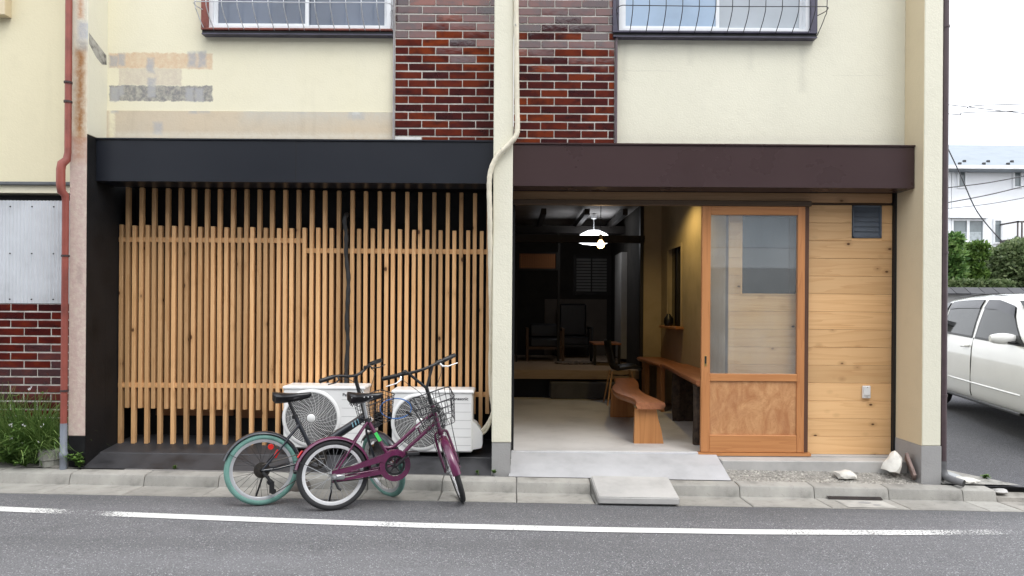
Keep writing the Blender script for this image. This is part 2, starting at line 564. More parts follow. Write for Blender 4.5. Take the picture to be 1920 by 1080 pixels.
# ================================================================== SETTING
def asphalt(name, col, fleck, scale=1.0, road=False):
    m, g, b, vec = start(name)
    big = g.noise(vec, 0.5, 4, 0.6).outputs[0]
    mid = g.noise(vec, 3.2, 5, 0.65).outputs[0]
    fine = g.noise(vec, 130 * scale, 3, 0.75).outputs[0]
    vo = g.n('TexVoronoi', {'feature': 'F1'}, Vector=vec, Scale=105 * scale)
    c = g.mix(g.mapr(fine, 0.36, 0.66), C4(tuple(x * 0.42 for x in col)), C4(tuple(x * 1.5 for x in col)))
    sel = g.mapr(g.n('SeparateColor', None, Color=vo.outputs[1]).outputs[0], 0.72, 0.98, 0, 1)
    grain = g.math('MULTIPLY', sel, g.mapr(vo.outputs[0], 0.30, 0.46, 1, 0))
    c = g.mix(grain, c, C4(fleck))
    c = g.mix(g.mapr(big, 0.35, 0.7, 0.0, 0.30), c, C4(tuple(x * 1.35 for x in col)))
    c = g.mix(g.mapr(mid, 0.55, 0.75, 0.0, 0.32), c, C4(tuple(x * 0.55 for x in col)))
    if road:                                   # grime washed along the gutter, polished wheel tracks
        sy_ = g.n('SeparateXYZ', None, Vector=g.n('VectorMath', {'operation': 'ADD'}, i0=vec, i1=g.n('VectorMath', {'operation': 'SCALE'}, i0=g.noise(vec, 1.3, 4, .6).outputs[1], Scale=.35).outputs[0]).outputs[0]).outputs[1]
        c = g.mix(g.mapr(sy_, 4.95, 5.38, 0, .5), c, C4(tuple(x * .5 for x in col)))
        lng = g.noise(g.n('Mapping', None, Vector=vec, Scale=(.22, 2.2, 1)).outputs[0], 1.0, 4, .6).outputs[0]
        c = g.mix(g.mapr(lng, .5, .72, 0, .38), c, C4(tuple(x * .62 for x in col)))
        c = g.mix(g.mapr(lng, .46, .30, 0, .25), c, C4(tuple(min(1, x * 1.7) for x in col)))
    g.t.links.new(c, b.inputs['Base Color'])
    b.inputs['Roughness'].default_value = 0.85
    b.inputs['Specular IOR Level'].default_value = 0.3
    bump(g, b, g.math('ADD', fine, g.math('MULTIPLY', vo.outputs[0], -1.2)), 0.75, 0.006)
    return m


M_ASPH = asphalt('road_asphalt', (0.165, 0.165, 0.173), (0.55, 0.55, 0.56), road=True)
M_ASPH2 = asphalt('lot_asphalt', (0.10, 0.10, 0.11), (0.28, 0.28, 0.29))

tag(MB().quad((-150, -60, -1.2), (150, -60, -1.2), (150, 150, -1.2), (-150, 150, -1.2)).build('ground', pm('earth', (0.12, 0.11, 0.10), 0.9, 0.2, 2)), kind='structure')
GUT = 5.225
mb = MB()
xs = [-28 + 4 * i for i in range(15)]
for x0, x1 in zip(xs, xs[1:]):
    mb.quad((x0, -4.6, 0.02 + gz(x0)), (x1, -4.6, 0.02 + gz(x1)), (x1, GUT, 0.02 + gz(x1)), (x0, GUT, 0.02 + gz(x0)))
road = tag(mb.build('road', M_ASPH), kind='structure')

# painted edge line, worn through
m, g, b, vec = start('worn_road_paint')
nn = g.noise(vec, 75, 5, 0.75).outputs[0]
nb = g.noise(vec, 2.1, 3, 0.5).outputs[0]
spx = g.n('SeparateXYZ', None, Vector=vec).outputs[0]
wear = g.mapr(nb, 0.35, 0.7, 0.36, 0.50)
gap = g.math('ADD', g.mapr(g.math('ABSOLUTE', g.math('ADD', spx, 3.02)), 0.10, 0.42, 0.22, 0), g.mapr(spx, 1.75, 1.80, 0, 0.055))
gap = g.math('ADD', gap, g.mapr(spx, 2.6, 3.6, 0, 0.16))
al = g.mapr(g.math('SUBTRACT', nn, g.math('ADD', g.math('SUBTRACT', wear, 0.06), gap)), -0.01, 0.03)
b.inputs['Base Color'].default_value = (0.70, 0.70, 0.69, 1)
b.inputs['Roughness'].default_value = 0.7
g.t.links.new(al, b.inputs['Alpha'])
bump(g, b, g.noise(vec, 130, 3, 0.75).outputs[0], 0.5, 0.004)
M_PAINT = m
mb = MB()
px_, py_ = [-9, -3.7, -2.7, -1.6, -0.6, 0.6, 1.6, 2.6, 3.5, 9], [4.86, 4.83, 4.75, 4.68, 4.63, 4.61, 4.62, 4.66, 4.72, 4.8]
for i in range(len(px_) - 1):
    a, c2 = (px_[i], py_[i]), (px_[i + 1], py_[i + 1])
    mb.quad((a[0], a[1] - .052, .0245 + gz(a[0])), (c2[0], c2[1] - .052, .0245 + gz(c2[0])), (c2[0], c2[1] + .052, .0245 + gz(c2[0])), (a[0], a[1] + .052, .0245 + gz(a[0])))
tag(mb.build('road_marking', M_PAINT), kind='structure')

# kerb: L-shaped gutter blocks, 0.6 m each
kerb = thing('kerb', None, None, (0, 5.6, 0), kind='structure')
M_KERB = pm('kerb_concrete', (0.31, 0.30, 0.275), 0.88, 0.24, 4.5, 0.7, 110, rnd=0.14, spots=0.55)
KF, KB, KH = 5.545, 5.685, 0.101
prof = [(GUT, 0.024), (KF - 0.03, 0.014), (KF - 0.006, 0.014), (KF + 0.002, KH * 0.55), (KF + 0.008, KH - 0.022), (KF + 0.014, KH - 0.009), (KF + 0.028, KH - .001), (KB, KH + 0.004), (KB, -0.15), (GUT, -0.15)]
prof = [(y - 5.6, z) for y, z in prof]


def kerb_mesh(x0, x1, prof):
    mbk = MB()
    rr = []
    for x, inset in ((x0, 0.006), (x0 + 0.007, 0), (x1 - 0.007, 0), (x1, 0.006)):
        rr.append([Vector((x, y, z - (inset if z > -0.1 else 0))) for y, z in prof])
    mbk.rings(rr)
    return mbk


kme = kerb_mesh(0.003, 0.602, prof).mesh('kerb_block', M_KERB, 30)
for k in range(-11, 11):
    x = 0.65 + 0.605 * k
    if abs(x - 3.675) < 0.05:
        kk = [(y, z) if z < 0.05 or y > 0.08 else (y, z) for y, z in prof]
        o = bpy.data.objects.new('kerb_block', kerb_mesh(0.003, 0.27, kk).mesh('kerb_block_short', M_KERB, 30))
        COL.objects.link(o)
        o.parent = kerb
        lowp = [(y, min(z, 0.045 + 0.01 * (y > 0))) for y, z in prof]
        o2 = kerb_mesh(0.276, 0.602, lowp).build('kerb_block', pm('broken_kerb', (0.27, 0.255, 0.23), 0.9, 0.3, 8, 1.0, 50, spots=0.6), kerb, 30, local=True)
        o2.location = (x, 0, gz(x))
        o2.rotation_euler = (0, math.atan(0.012), 0)
    else:
        o = bpy.data.objects.new('kerb_block', kme)
        COL.objects.link(o)
        o.parent = kerb
    o.location = (x, random.uniform(-.002, .002), gz(x) + random.uniform(-.002, .002))
    o.rotation_euler = (0, math.atan(0.012), 0)

# drain inlet in the gutter
dr = thing('drain_inlet', 'concrete drain lid with dark slot set in the gutter', 'drain', (2.78, 5.48, gz(2.78)))
mb = MB()
xa, xb = 2.56, 3.0
mb.add([(xa, KF - .045, .019 + gz(xa)), (xb, KF - .045, .019 + gz(xb)), (xb, KF - .008, .034 + gz(xb)), (xa, KF - .008, .034 + gz(xa))], [(0, 1, 2, 3)])
mb.build('slot', pm('rust_black_slot', (0.018, 0.012, 0.010), 0.7, 0.4, 30), dr)
mb = MB()
xa, xb = 2.60, 2.98
for (u0, u1, w0, w1) in ((xa, xb, 5.25, 5.47),):
    z0 = .024 - .034 * (w0 - GUT)
    z1 = .024 - .034 * (w1 - GUT)
    mb.add([(u0, w0, z0 + .004 + gz(u0)), (u1, w0, z0 + .004 + gz(u1)), (u1, w1, z1 + .004 + gz(u1)), (u0, w1, z1 + .004 + gz(u0))], [(0, 1, 2, 3)])
mb.build('lid', pm('drain_lid_concrete', (0.43, 0.42, 0.39), 0.85, 0.15, 8, 0.4, 90), dr)
mb = MB()
for u0, w0, r in ((2.80, 5.40, .05), (2.86, 5.33, .03)):
    z0 = .024 - .034 * (w0 - GUT) + .007
    mb.add([(u0 + r * math.cos(k * PI / 8), w0 + .55 * r * math.sin(k * PI / 8), z0 + gz(u0)) for k in range(16)], [tuple(range(16))])
mb.build('stain', M_BASE_GREY, dr)

# concrete ramp plate leaning on the kerb
sp_ = thing('ramp_plate', 'rough concrete plate laid as a ramp against the kerb before the doorway', 'ramp', (1.02, 5.4, 0.02))
mb = MB()
A = [(0.655, 5.575), (1.285, 5.575), (1.262, 5.185), (0.672, 5.185)]
top = [(0.655, 5.60, .142), (1.29, 5.60, .135), (1.285, 5.19, .072), (0.665, 5.19, .078)]
vs = [Vector(p) for p in top] + [Vector((p[0], p[1], p[2] - 0.054)) for p in top]
mb.add(vs, [(0, 1, 2, 3), (7, 6, 5, 4), (0, 4, 5, 1), (1, 5, 6, 2), (2, 6, 7, 3), (3, 7, 4, 0)])
bm = bmesh.new()
me = mb.mesh('plate', M_CONC, False, Vector(sp_.location))
bm.from_mesh(me)
bmesh.ops.bevel(bm, geom=list(bm.edges), offset=0.008, segments=2, affect='EDGES')
bm.to_mesh(me)
bm.free()
o = bpy.data.objects.new('plate', me)
COL.objects.link(o)
o.parent = sp_
# dark boarded ramp of the left recess (rises from the kerb to the screens)
M_DECK = pm('black_stained_floor', (0.036, 0.036, 0.040), 0.55, 0.35, 4, 0.3, 40, spots=0.3, rvar=0.1)
mb = MB()
XL, XR = -3.57, -0.165
n = 16
yy = [(5.69, 0.112), (5.92, 0.205), (5.925, 0.212), (6.46, 0.268)]
rows = []
for i in range(n + 1):
    x = XL + (XR - XL) * i / n
    rows.append([Vector((x, y, z + gz(x) * (1 if j == 0 else 0.6))) for j, (y, z) in enumerate(yy)])
for i in range(n):
    for j in range(3):
        mb.quad(rows[i][j], rows[i + 1][j], rows[i + 1][j + 1], rows[i][j + 1])
tag(mb.build('entrance_floor', M_DECK), kind='structure')

# fresh mortar slope before the doorway and the strip under the siding
mb = MB()
mb.add([(-.02, 5.69, .108), (1.835, 5.69, .086), (1.82, 5.86, .168), (1.82, 6.06, .226), (.0, 6.06, .236), (-.02, 5.69, -.1), (1.835, 5.69, -.1), (1.82, 6.06, -.1), (0, 6.06, -.1), (1.82, 5.86, -.1), (-.0, 5.86, .178)],
       [(0, 1, 2, 10), (10, 2, 3, 4), (1, 6, 9, 2), (2, 9, 7, 3)])
tag(mb.build('doorway_slope', M_SLABNEW), kind='structure')
tag(MB().box(1.825, 3.43, 5.90, 6.16, -0.1, 0.205, 0.006).box(1.6, 3.43, 6.06, 6.2, -.1, .214).build('foundation_strip', M_CONC), kind='structure')
M_GRAVEL = pm('grey_sand_bed', (0.29, 0.275, 0.25), 0.95, 0.3, 40, 1.0, 160, 0.01, spots=0.5)
mb = MB()
nx, ny = 40, 8
gv = []
for i in range(nx + 1):
    for j in range(ny + 1):
        x = 1.83 + 1.62 * i / nx
        y = 5.688 + 0.23 * j / ny
        gv.append((x, y, 0.094 + gz(x) + 0.06 * (j / ny) ** 2 + random.uniform(0, .008)))
fs = [(i * (ny + 1) + j, (i + 1) * (ny + 1) + j, (i + 1) * (ny + 1) + j + 1, i * (ny + 1) + j + 1) for i in range(nx) for j in range(ny)]
tag(MB().add(gv, fs).build('sand_bed', M_GRAVEL, None, True), kind='structure')
gme = []
mb = MB()
ico = bmesh.new()
bmesh.ops.create_icosphere(ico, subdivisions=1, radius=1)
ico.verts.index_update()
IV = [w.co.copy() for w in ico.verts]
IF = [[w.index for w in f.verts] for f in ico.faces]
ico.free()
for i in range(1500):
    x = random.uniform(1.85, 3.40)
    t = random.random()
    y = 5.70 + 0.20 * t
    r = random.choice([.003, .004, .005, .006, .009])
    z = 0.098 + gz(x) + 0.06 * ((y - 5.688) / .23) ** 2
    mb.add([Vector((x + p.x * r * 1.3, y + p.y * r, z + p.z * r * .7)) for p in IV], IF)
tag(mb.build('gravel', pm('gravel_grains', (0.42, 0.40, 0.36), 0.9, 0.4, 30)), 'loose grey gravel strewn over the bed below the pine siding', 'gravel', kind='stuff')

# lot beside the building
mb = MB()
mb.quad((3.62, 5.69, .05), (14, 5.69, -.02), (20, 16, 0.12), (3.62, 16, .15))
tag(mb.build('parking_lot', M_ASPH2), kind='structure')
mb = MB()
mb.add([(3.60, 5.69, .072), (4.25, 5.69, .062), (3.98, 6.0, .085), (3.60, 6.5, .11)], [(0, 1, 2, 3)])
tag(mb.build('broken_paving', pm('broken_concrete', (0.30, 0.29, 0.27), 0.9, 0.3, 14, 1.0, 40, 0.02, spots=0.6)), kind='structure')


def rock(name, loc, s, m, label, cat, seed, flat=1.0, rot=(0, 0, 0), sub=2, amp=.3, group=None):
    rg = random.Random(seed)
    bm = bmesh.new()
    bmesh.ops.create_icosphere(bm, subdivisions=sub, radius=1)
    from mathutils import noise
    for w in bm.verts:
        k = 1 + amp * noise.noise(w.co * 1.3 + Vector((seed, 0, 0))) + amp * .4 * noise.noise(w.co * 3.1 + Vector((0, seed, 0)))
        w.co = Vector((w.co.x * k * s[0], w.co.y * k * s[1], max(w.co.z * k * s[2], -s[2] * .6)))
    me = bpy.data.meshes.new(name)
    bm.to_mesh(me)
    bm.free()
    me.materials.append(m)
    me.polygons.foreach_set('use_smooth', [True] * len(me.polygons))
    me.set_sharp_from_angle(angle=RAD(32))
    o = bpy.data.objects.new(name, me)
    COL.objects.link(o)
    o.location = loc
    o.rotation_euler = rot
    return tag(o, label, cat, group)


rock('stone', (2.84, 5.80, .112), (.092, .06, .042), M_STONE, 'flat pale stone lying on the sand bed', 'stone', 3)
rock('rock', (3.26, 5.84, .200), (.066, .066, .105), pm('white_quartz_rock', (0.74, 0.72, 0.66), 0.7, 0.15, 10, 0.6, 30, spots=.15), 'chunky white rock leaning against the right pillar base', 'rock', 8, rot=(.1, .15, .4), amp=.5)
rock('broken_slab', (3.70, 5.86, .10), (.14, .11, .035), pm('slate_grey', (0.33, 0.34, 0.35), .85, .2, 10, .6, 50), 'grey broken slab behind the drainpipe outlet', 'stone', 21, amp=.5)
rock('concrete_chunk', (3.83, 5.77, .085), (.10, .05, .022), M_STONE, 'flat white concrete fragment beside the drainpipe outlet', 'rubble', 5, amp=.5, rot=(0, 0, -.5))
rock('concrete_fragment', (4.02, 5.62, .03), (.07, .05, .025), M_CONC, 'small concrete fragment in the gap of the broken kerb', 'rubble', 12, amp=.6)
o = MB().box(-.075, .075, -.012, .012, 0, .20, .004).build('loose_tile', pm('brown_brick_tile', (0.25, 0.18, 0.16), .8, .25, 14, .5, 60))
o.location = (3.405, 5.755, .10)
o.rotation_euler = (RAD(-18), RAD(28), RAD(62))
tag(o, 'brown flat tile propped against the right pillar base', 'tile')

# ================================================================== SHOP BUILDING
bld = thing('shop_building', 'two-storey cream rendered shop front with tile panels and three pillars', 'building', (0, 6.0, 0))
UY = 6.0
TOP = 6.2
PF = 5.72
# upper wall, in pieces round the two windows
WL = (-2.66, -1.075)
WR = (0.915, 2.60)
WZ0, WZ1 = 3.93, 5.2
MB().box(-3.60, WL[0] - .05, UY, UY + .2, 3.225, TOP).box(WL[0] - .05, -1.043, UY, UY + .2, 3.225, WZ0 - .055).box(WL[0] - .05, -1.043, UY, UY + .2, WZ1, TOP).build('wall', M_WALL_L, bld)
mb = MB().box(-3.60, -1.045, UY - .007, UY + .2, 2.90, 3.222)
mb.build('bare_band', M_BAND, bld)
MB().box(.905, WR[0], UY, UY + .2, 2.90, WZ0 - .05).box(.905, 3.44, UY, UY + .2, WZ1, TOP).box(WR[1] + .03, 3.44, UY, UY + .2, 2.90, WZ1).box(WR[0], WR[1] + .03, UY, UY + .2, 2.9, WZ0 - .052).build('wall', M_WALL_R, bld)
# pillars
p = MB().box(-3.715, -3.572, PF, 5.999, .414, TOP, .006).build('pillar', M_PIL_L, bld)
MB().box(-3.712, -3.574, PF + .004, 6.0, .02, .4135).build('pillar_base', M_BLACK_PAINT, p)
MB().box(-3.571, -3.5695, PF + .003, 6.0, .0, 2.945).box(-3.68, -3.569, 6.0, 6.5, 0, 2.7).build('painted_return', M_BLACK_PAINT, p)
MB().prism([(5.735, 3.80), (5.98, 3.70), (5.985, 3.62), (5.92, 3.60), (5.84, 3.63), (5.735, 3.71)], 0, -3.571, -3.5675).build('mortar_patch', pm('dark_mortar', (0.34, 0.33, 0.30), .9, .5, 14, .5, 60), p)
MB().box(-3.5715, -3.5685, PF + .006, 5.999, 2.95, TOP).build('plain_return', M_WALL_R, p)
p = MB().box(-.164, -.001, PF, 6.05, .383, TOP, .006).build('pillar', M_WALL_R, bld)
MB().box(-.161, -.004, PF + .005, 6.05, .05, .3825).build('pillar_base', M_BASE_GREY, p)
MB().box(-.16, -.006, 6.05, 6.5, .05, 2.7).build('rear_post', M_BLACK_PAINT, p)
MB().box(-.0035, .0005, PF + .05, 6.13, .235, 2.55).build('edge_strip', M_BLACK, p)
p = MB().box(3.443, 3.601, PF, 6.25, .378, TOP, .006).build('pillar', M_WALL_R, bld)
MB().box(3.441, 3.444, PF + .004, 6.2, .379, TOP).build('pillar_return', M_TAN, p)
MB().box(3.437, 3.604, PF - .003, 6.25, -.05, .3775).build('pillar_base', M_BASE_GREY, p)
MB().box(3.45, 3.598, 6.25, 13.2, -.05, TOP).build('side_wall', M_WALL_R, bld)
# fascias
MFL = MB().box(-3.568, -.166, 5.842, 6.12, 2.574, 2.93, .003).build('fascia', M_FASCIA_L, bld)
tag(MFL, 'blue-black sheet metal fascia above the lattice screens')
MB().box(-3.569, -.1655, 5.832, 5.999, 2.931, 2.944).build('flashing', M_FASCIA_L, MFL)
MB().box(-1.86, -1.855, 5.8405, 5.8425, 2.575, 2.929).build('seam', M_BLACK, MFL)
MB().box(-3.5, -.17, 6.121, 6.45, 2.60, 2.64).build('soffit', M_BLACK_PAINT, MFL)
MFR = MB().box(.001, 3.436, 5.842, 6.06, 2.556, 2.912, .003).build('fascia', M_FASCIA_R, bld)
tag(MFR, 'brown sheet metal fascia above the doorway')
MB().box(0, 3.438, 5.832, 5.999, 2.913, 2.926).build('flashing', M_FASCIA_R, MFR)
MB().box(.001, 3.436, 6.061, 6.135, 2.574, 2.60).box(.001, 3.44, 6.10, 6.13, 2.561, 2.58).build('shadow_gap', M_BLACK, MFR)

# glazed tile panels
def tile_mat(name, stops):
    m, g, b, vec = start(name)
    oi = g.n('ObjectInfo').outputs['Random']
    off = g.n('CombineXYZ', None, X=g.math('MULTIPLY', oi, 91.0), Y=g.math('MULTIPLY', oi, 17.0), Z=g.math('MULTIPLY', oi, 53.0)).outputs[0]
    v = g.n('VectorMath', {'operation': 'ADD'}, i0=vec, i1=off).outputs[0]
    base = g.ramp(oi, stops)
    n1 = g.noise(g.n('Mapping', None, Vector=v, Scale=(1, 1, 1.6)).outputs[0], 6.5, 3, 0.6).outputs[0]
    c = g.mix(g.mapr(n1, 0.45, 0.72, 0, 0.85), base, C4((0.026, 0.009, 0.011)))
    c = g.mix(g.mapr(n1, 0.25, 0.42, 0.75, 0), c, C4((0.15, 0.029, 0.010)))
    g.t.links.new(c, b.inputs['Base Color'])
    b.inputs['Roughness'].default_value = 0.04
    b.inputs['Specular IOR Level'].default_value = 0.8
    n2 = g.noise(v, 26, 4, 0.65).outputs[0]
    n3 = g.noise(v, 4, 2, 0.5).outputs[0]
    bump(g, b, g.math('ADD', g.math('MULTIPLY', n2, 0.35), n3), 0.14, 0.006)
    return m


M_TILE = tile_mat('brown_glazed_tile', [(0.0, (0.045, 0.011, 0.012)), (0.35, (0.09, 0.017, 0.013)), (0.7, (0.125, 0.022, 0.012)), (1.0, (0.20, 0.038, 0.011))])
M_TILE_N = tile_mat('dark_red_glazed_tile', [(0.0, (0.045, 0.009, 0.009)), (1.0, (0.12, 0.018, 0.012))])
M_TILE_W = pm('white_repair_tile', (0.68, 0.68, 0.67), 0.4, 0.1, 20)
TL, TH, TP = 0.2285, 0.0598, 0.0712


def tile_panel(root, x0, x1, z0, z1, yf, m, phase, white=None, name='tile_panel'):
    p = MB().box(x0, x1, yf, yf + .15, z0, z1).build(name, M_GROUT, root)
    cache = {}
    r = 0
    z = z0 + .006
    while z + TH < z1:
        x = x0 + .006 - (TL + .0075) * (.5 if (r + phase) % 2 else 0)
        k = 0
        while x < x1 - .01:
            a, c2 = max(x, x0 + .005), min(x + TL, x1 - .004)
            if c2 - a > .015:
                L = round(c2 - a, 4)
                if L not in cache:
                    cache[L] = MB().box(-L / 2, L / 2, 0, .012, 0, TH, .003).mesh('tile', m)
                me = cache[L]
                if white == (r, k):
                    me = me.copy()
                    me.materials.clear()
                    me.materials.append(M_TILE_W)
                o = place('tile', me, p, ((a + c2) / 2, yf - .004 + random.uniform(-.0012, .0012), z + random.uniform(-.0006, .0006)),
                          (RAD(random.uniform(-1.3, 1.3)), RAD(random.uniform(-.12, .12)), RAD(random.uniform(-.7, .7))))
                if white == (r, k):
                    tag(o, 'white repair tile at the foot of the panel')
            x += TL + .0075
            k += 1
        z += TP
        r += 1
    return p


tile_panel(bld, -1.038, -.166, 2.934, 5.0, 5.965, M_TILE, 0, (0, 0))
tile_panel(bld, .001, .885, 2.925, 5.0, 5.965, M_TILE, 0)
MB().box(-1.050, -1.0385, 5.945, 6.0, 2.94, TOP).build('edge_trim', pm('grey_trim', (.34, .32, .33), .5, .2, 10), bld)
MB().box(.8855, .9045, 5.940, 6.05, 2.925, TOP).build('edge_trim', pm('brown_trim', (.10, .075, .085), .5, .2, 10), bld)
MB().box(-1.04, .90, 6.0, 6.2, 5.0, TOP).build('wall', M_WALL_R, bld)


# windows
def window(x0, x1, z0, z1, frame, sill_m, panes, mull, label, drop):
    w = MB()
    fw = .035
    w.box(x0, x0 + fw, 5.955, 6.06, z0, z1).box(x1 - fw, x1, 5.955, 6.06, z0, z1).box(x0 + fw, x1 - fw, 5.955, 6.06, z0, z0 + .03)
    w.box(x0 + fw, x1 - fw, 5.955, 6.06, z1 - .03, z1)
    o = w.build('window', frame, bld)
    tag(o, label)
    xm = x0 + (x1 - x0) * mull
    q = MB()
    for a, c2, yy_ in ((x0 + fw, xm + .02, 5.985), (xm - .02, x1 - fw, 6.012)):
        q.box(a, a + .03, yy_, yy_ + .022, z0 + .03, z1 - .03).box(c2 - .03, c2, yy_, yy_ + .022, z0 + .03, z1 - .03)
        q.box(a + .03, c2 - .03, yy_, yy_ + .022, z0 + .03, z0 + .062).box(a + .03, c2 - .03, yy_, yy_ + .022, z1 - .07, z1 - .03)
    q.build('sash', frame, o)
    MB().box(x0 + fw + .03, xm - .01, 5.995, 6.0, z0 + .062, z1 - .07).build('pane', panes[0], o)
    MB().box(xm + .01, x1 - fw - .03, 6.02, 6.025, z0 + .062, z1 - .07).build('pane', panes[1], o)
    MB().box(x0, x1, 6.07, 6.11, z0, z1).build('backing', M_BLACK, o)
    s = MB().box(x0 - .055, x1 + drop, 5.92, 5.998, z0 - .020, z0 - .002, .003).box(x0 - .055, x0 - .002, 5.925, 5.999, z0, z1)
    if drop > .02:
        s.box(x1 + .002, x1 + .055, 5.925, 5.999, z0, z1)
    s.build('outer_frame', sill_m, o)
    MB().box(x0 - .05, x1 + drop, 5.935, 5.997, z0 - .046, z0 - .021).build('sill', M_BLACK, o)
    MB().box(x0 - .05, x1 + drop, 5.925, 5.996, z0 - .057, z0 - .047).build('drip', M_VIOLET, o)
    return o


wl = window(WL[0], WL[1], WZ0, WZ1, M_ALU, M_RUSTPAINT, (M_PANE, M_PANE), .53, 'white sash window with red-brown flaking outer frame', .02)
wr = window(WR[0], WR[1] - .02, WZ0, WZ1, M_ALU, M_VIOLET, (M_PANE_R, M_PANE_F), .52, 'sash window with violet-black outer frame', .055)


def guard(x0, x1, z0, m, parent, n, label, r=.0042):
    mb = MB()
    zt = 5.1
    def pr(x, ex=0):
        return smooth_path([(x + ex * .0, 5.93, z0 - .01), (x, 5.80, z0 + .10), (x, 5.765, z0 + .25), (x, 5.765, zt - .2), (x, 5.80, zt - .06), (x, 5.93, zt)], 4)
    for i in range(n):
        mb.tube(pr(x0 + (x1 - x0) * (i + .5) / n), r, 6)
    for z in (z0 + .165, z0 + .55, z0 + .9):
        yb = 5.775
        mb.tube(smooth_path([(x0 - .02, 5.95, z), (x0 - .055, 5.86, z), (x0 - .03, yb, z), (x0 + .1, yb - .006, z), ((x0 + x1) / 2, yb - .007, z - .004), (x1 - .1, yb - .006, z), (x1 + .03, yb, z), (x1 + .055, 5.86, z), (x1 + .02, 5.95, z)], 4), r, 6)
    for x, e in ((x0, -1), (x1, 1)):
        mb.tube(smooth_path([(x + .02 * e, 5.94, z0 - .01), (x + .05 * e, 5.86, z0 + .12), (x + .055 * e, 5.83, z0 + .25), (x + .055 * e, 5.83, zt)], 4), r, 6)
    o = mb.build('window_guard', m, parent, True)
    return tag(o, label)


guard(WL[0] - .01, WL[1] - .02, WZ0 - .01, M_WIREGREY, bld, 12, 'bulging galvanised wire guard over the white sash window')
guard(WR[0] + .02, WR[1] + .02, WZ0 - .02, M_WIREDARK, bld, 12, 'bulging dark wire guard over the right window', .0036)

# --- left recess: dark back wall with old timber boards
MB().box(-3.57, -.16, 6.46, 6.56, .1, 2.72).build('recess_wall', M_BLACK_PAINT, bld)
old = wood('old_brown_board', (0.22, 0.105, 0.045), (0.12, 0.05, 0.02), 0, .6, .5, .5, .2)
oldv = wood('old_brown_door', (0.12, 0.052, 0.022), (0.07, 0.03, 0.012), 2, .5, .5, .4, .2)
for a, c2, z0, z1 in ((-3.35, -2.62, .48, .74), (-2.6, -1.95, .46, .74)):
    MB().box(a, c2, 6.43, 6.459, z0, z1, .003).build('board', old, bld)
for a, c2 in ((-3.28, -2.72), (-2.70, -2.16), (-2.1, -1.5)):
    MB().box(a, c2, 6.435, 6.459, .80, 2.05, .003).build('panel', oldv, bld)

# --- right unit: header board, track, siding, door
HZ = (2.478, 2.560)
MB().box(.003, 3.40, 6.118, 6.15, HZ[0], HZ[1], .002).build('header_board', M_HEADER, bld)
MB().box(.003, 2.655, 6.055, 6.115, 2.432, 2.478, .004).build('door_track', M_TRACK, bld)
sw = MB().box(1.95, 3.43, 6.162, 6.24, .21, 1.58).box(1.95, 2.05, 6.162, 6.24, 1.58, 2.42).box(2.63, 3.43, 6.162, 6.24, 1.58, 2.56).build('siding_wall', M_TRACK, bld)
NW = (2.06, 2.615, 1.6555, 2.37)      # small window behind the sliding door
for k in range(15):
    z0 = .215 + .1602 * k
    z1 = min(z0 + .1586, 2.476)
    if z1 - z0 < .02:
        continue
    spans = [(1.948, 3.418)]
    if z1 > NW[2] and z0 < NW[3]:
        spans = [(1.948, NW[0]), (NW[1], 3.418)]
    VX0, VX1, VZ0, VZ1 = 3.058, 3.318, 2.165, 2.452
    for a, c2 in spans:
        if c2 > 3.3 and z1 > VZ0 and z0 < VZ1:
            segs = [(a, VX0 - .004), (VX1 + .004, c2)]
        else:
            segs = [(a, c2)]
        for e, h in segs:
            MB().box(e, h, 6.142 + random.uniform(0, .002), 6.162, z0, z1, .0025).build('plank', M_SIDING, sw)
MB().box(VX0 - .004, VX1 + .004, 6.1435, 6.161, 2.137, 2.161).build('plank', M_SIDING, sw)
# vent louvre
vt = MB().box(VX0, VX0 + .012, 6.134, 6.2, VZ0, VZ1).box(VX1 - .012, VX1, 6.134, 6.2, VZ0, VZ1).box(VX0, VX1, 6.134, 6.2, VZ0 - .001, VZ0 + .01).box(VX0, VX1, 6.134, 6.2, VZ1 - .01, VZ1 + .001).box(VX0, VX1, 6.19, 6.2, VZ0, VZ1).build('vent', pm('slate_blue_metal', (.11, .135, .17), .45, .1, 5), bld)
tag(vt, 'dark slate louvred vent in the siding')
for k in range(6):
    z = VZ0 + .012 + k * .0445
    MB().prism([(6.146, z), (6.150, z), (6.160, z + .0445), (6.156, z + .0445)], 0, VX0 + .013, VX1 - .013).build('slat', vt.data.materials[0], vt)
# black strip between siding and pillar
MB().box(3.4185, 3.4405, 6.11, 6.2, .205, 2.575).build('corner_strip', M_BLACK, bld)
MB().box(2.606, 2.645, 6.085, 6.142, .222, 2.432, .003).build('jamb', M_JAMB, bld)
# small window in the siding, seen through the door
nw = MB().box(NW[0], NW[0] + .012, 6.15, 6.2, NW[2], NW[3]).box(NW[1] - .012, NW[1], 6.15, 6.2, NW[2], NW[3]).box(NW[0] - .004, NW[1], 6.138, 6.2, NW[2] - .012, NW[2]).build('window', M_SIDING, bld)
MB().box(NW[0] + .012, NW[1] - .012, 6.17, 6.175, NW[2], NW[3]).build('pane', M_DARKGLASS, nw)
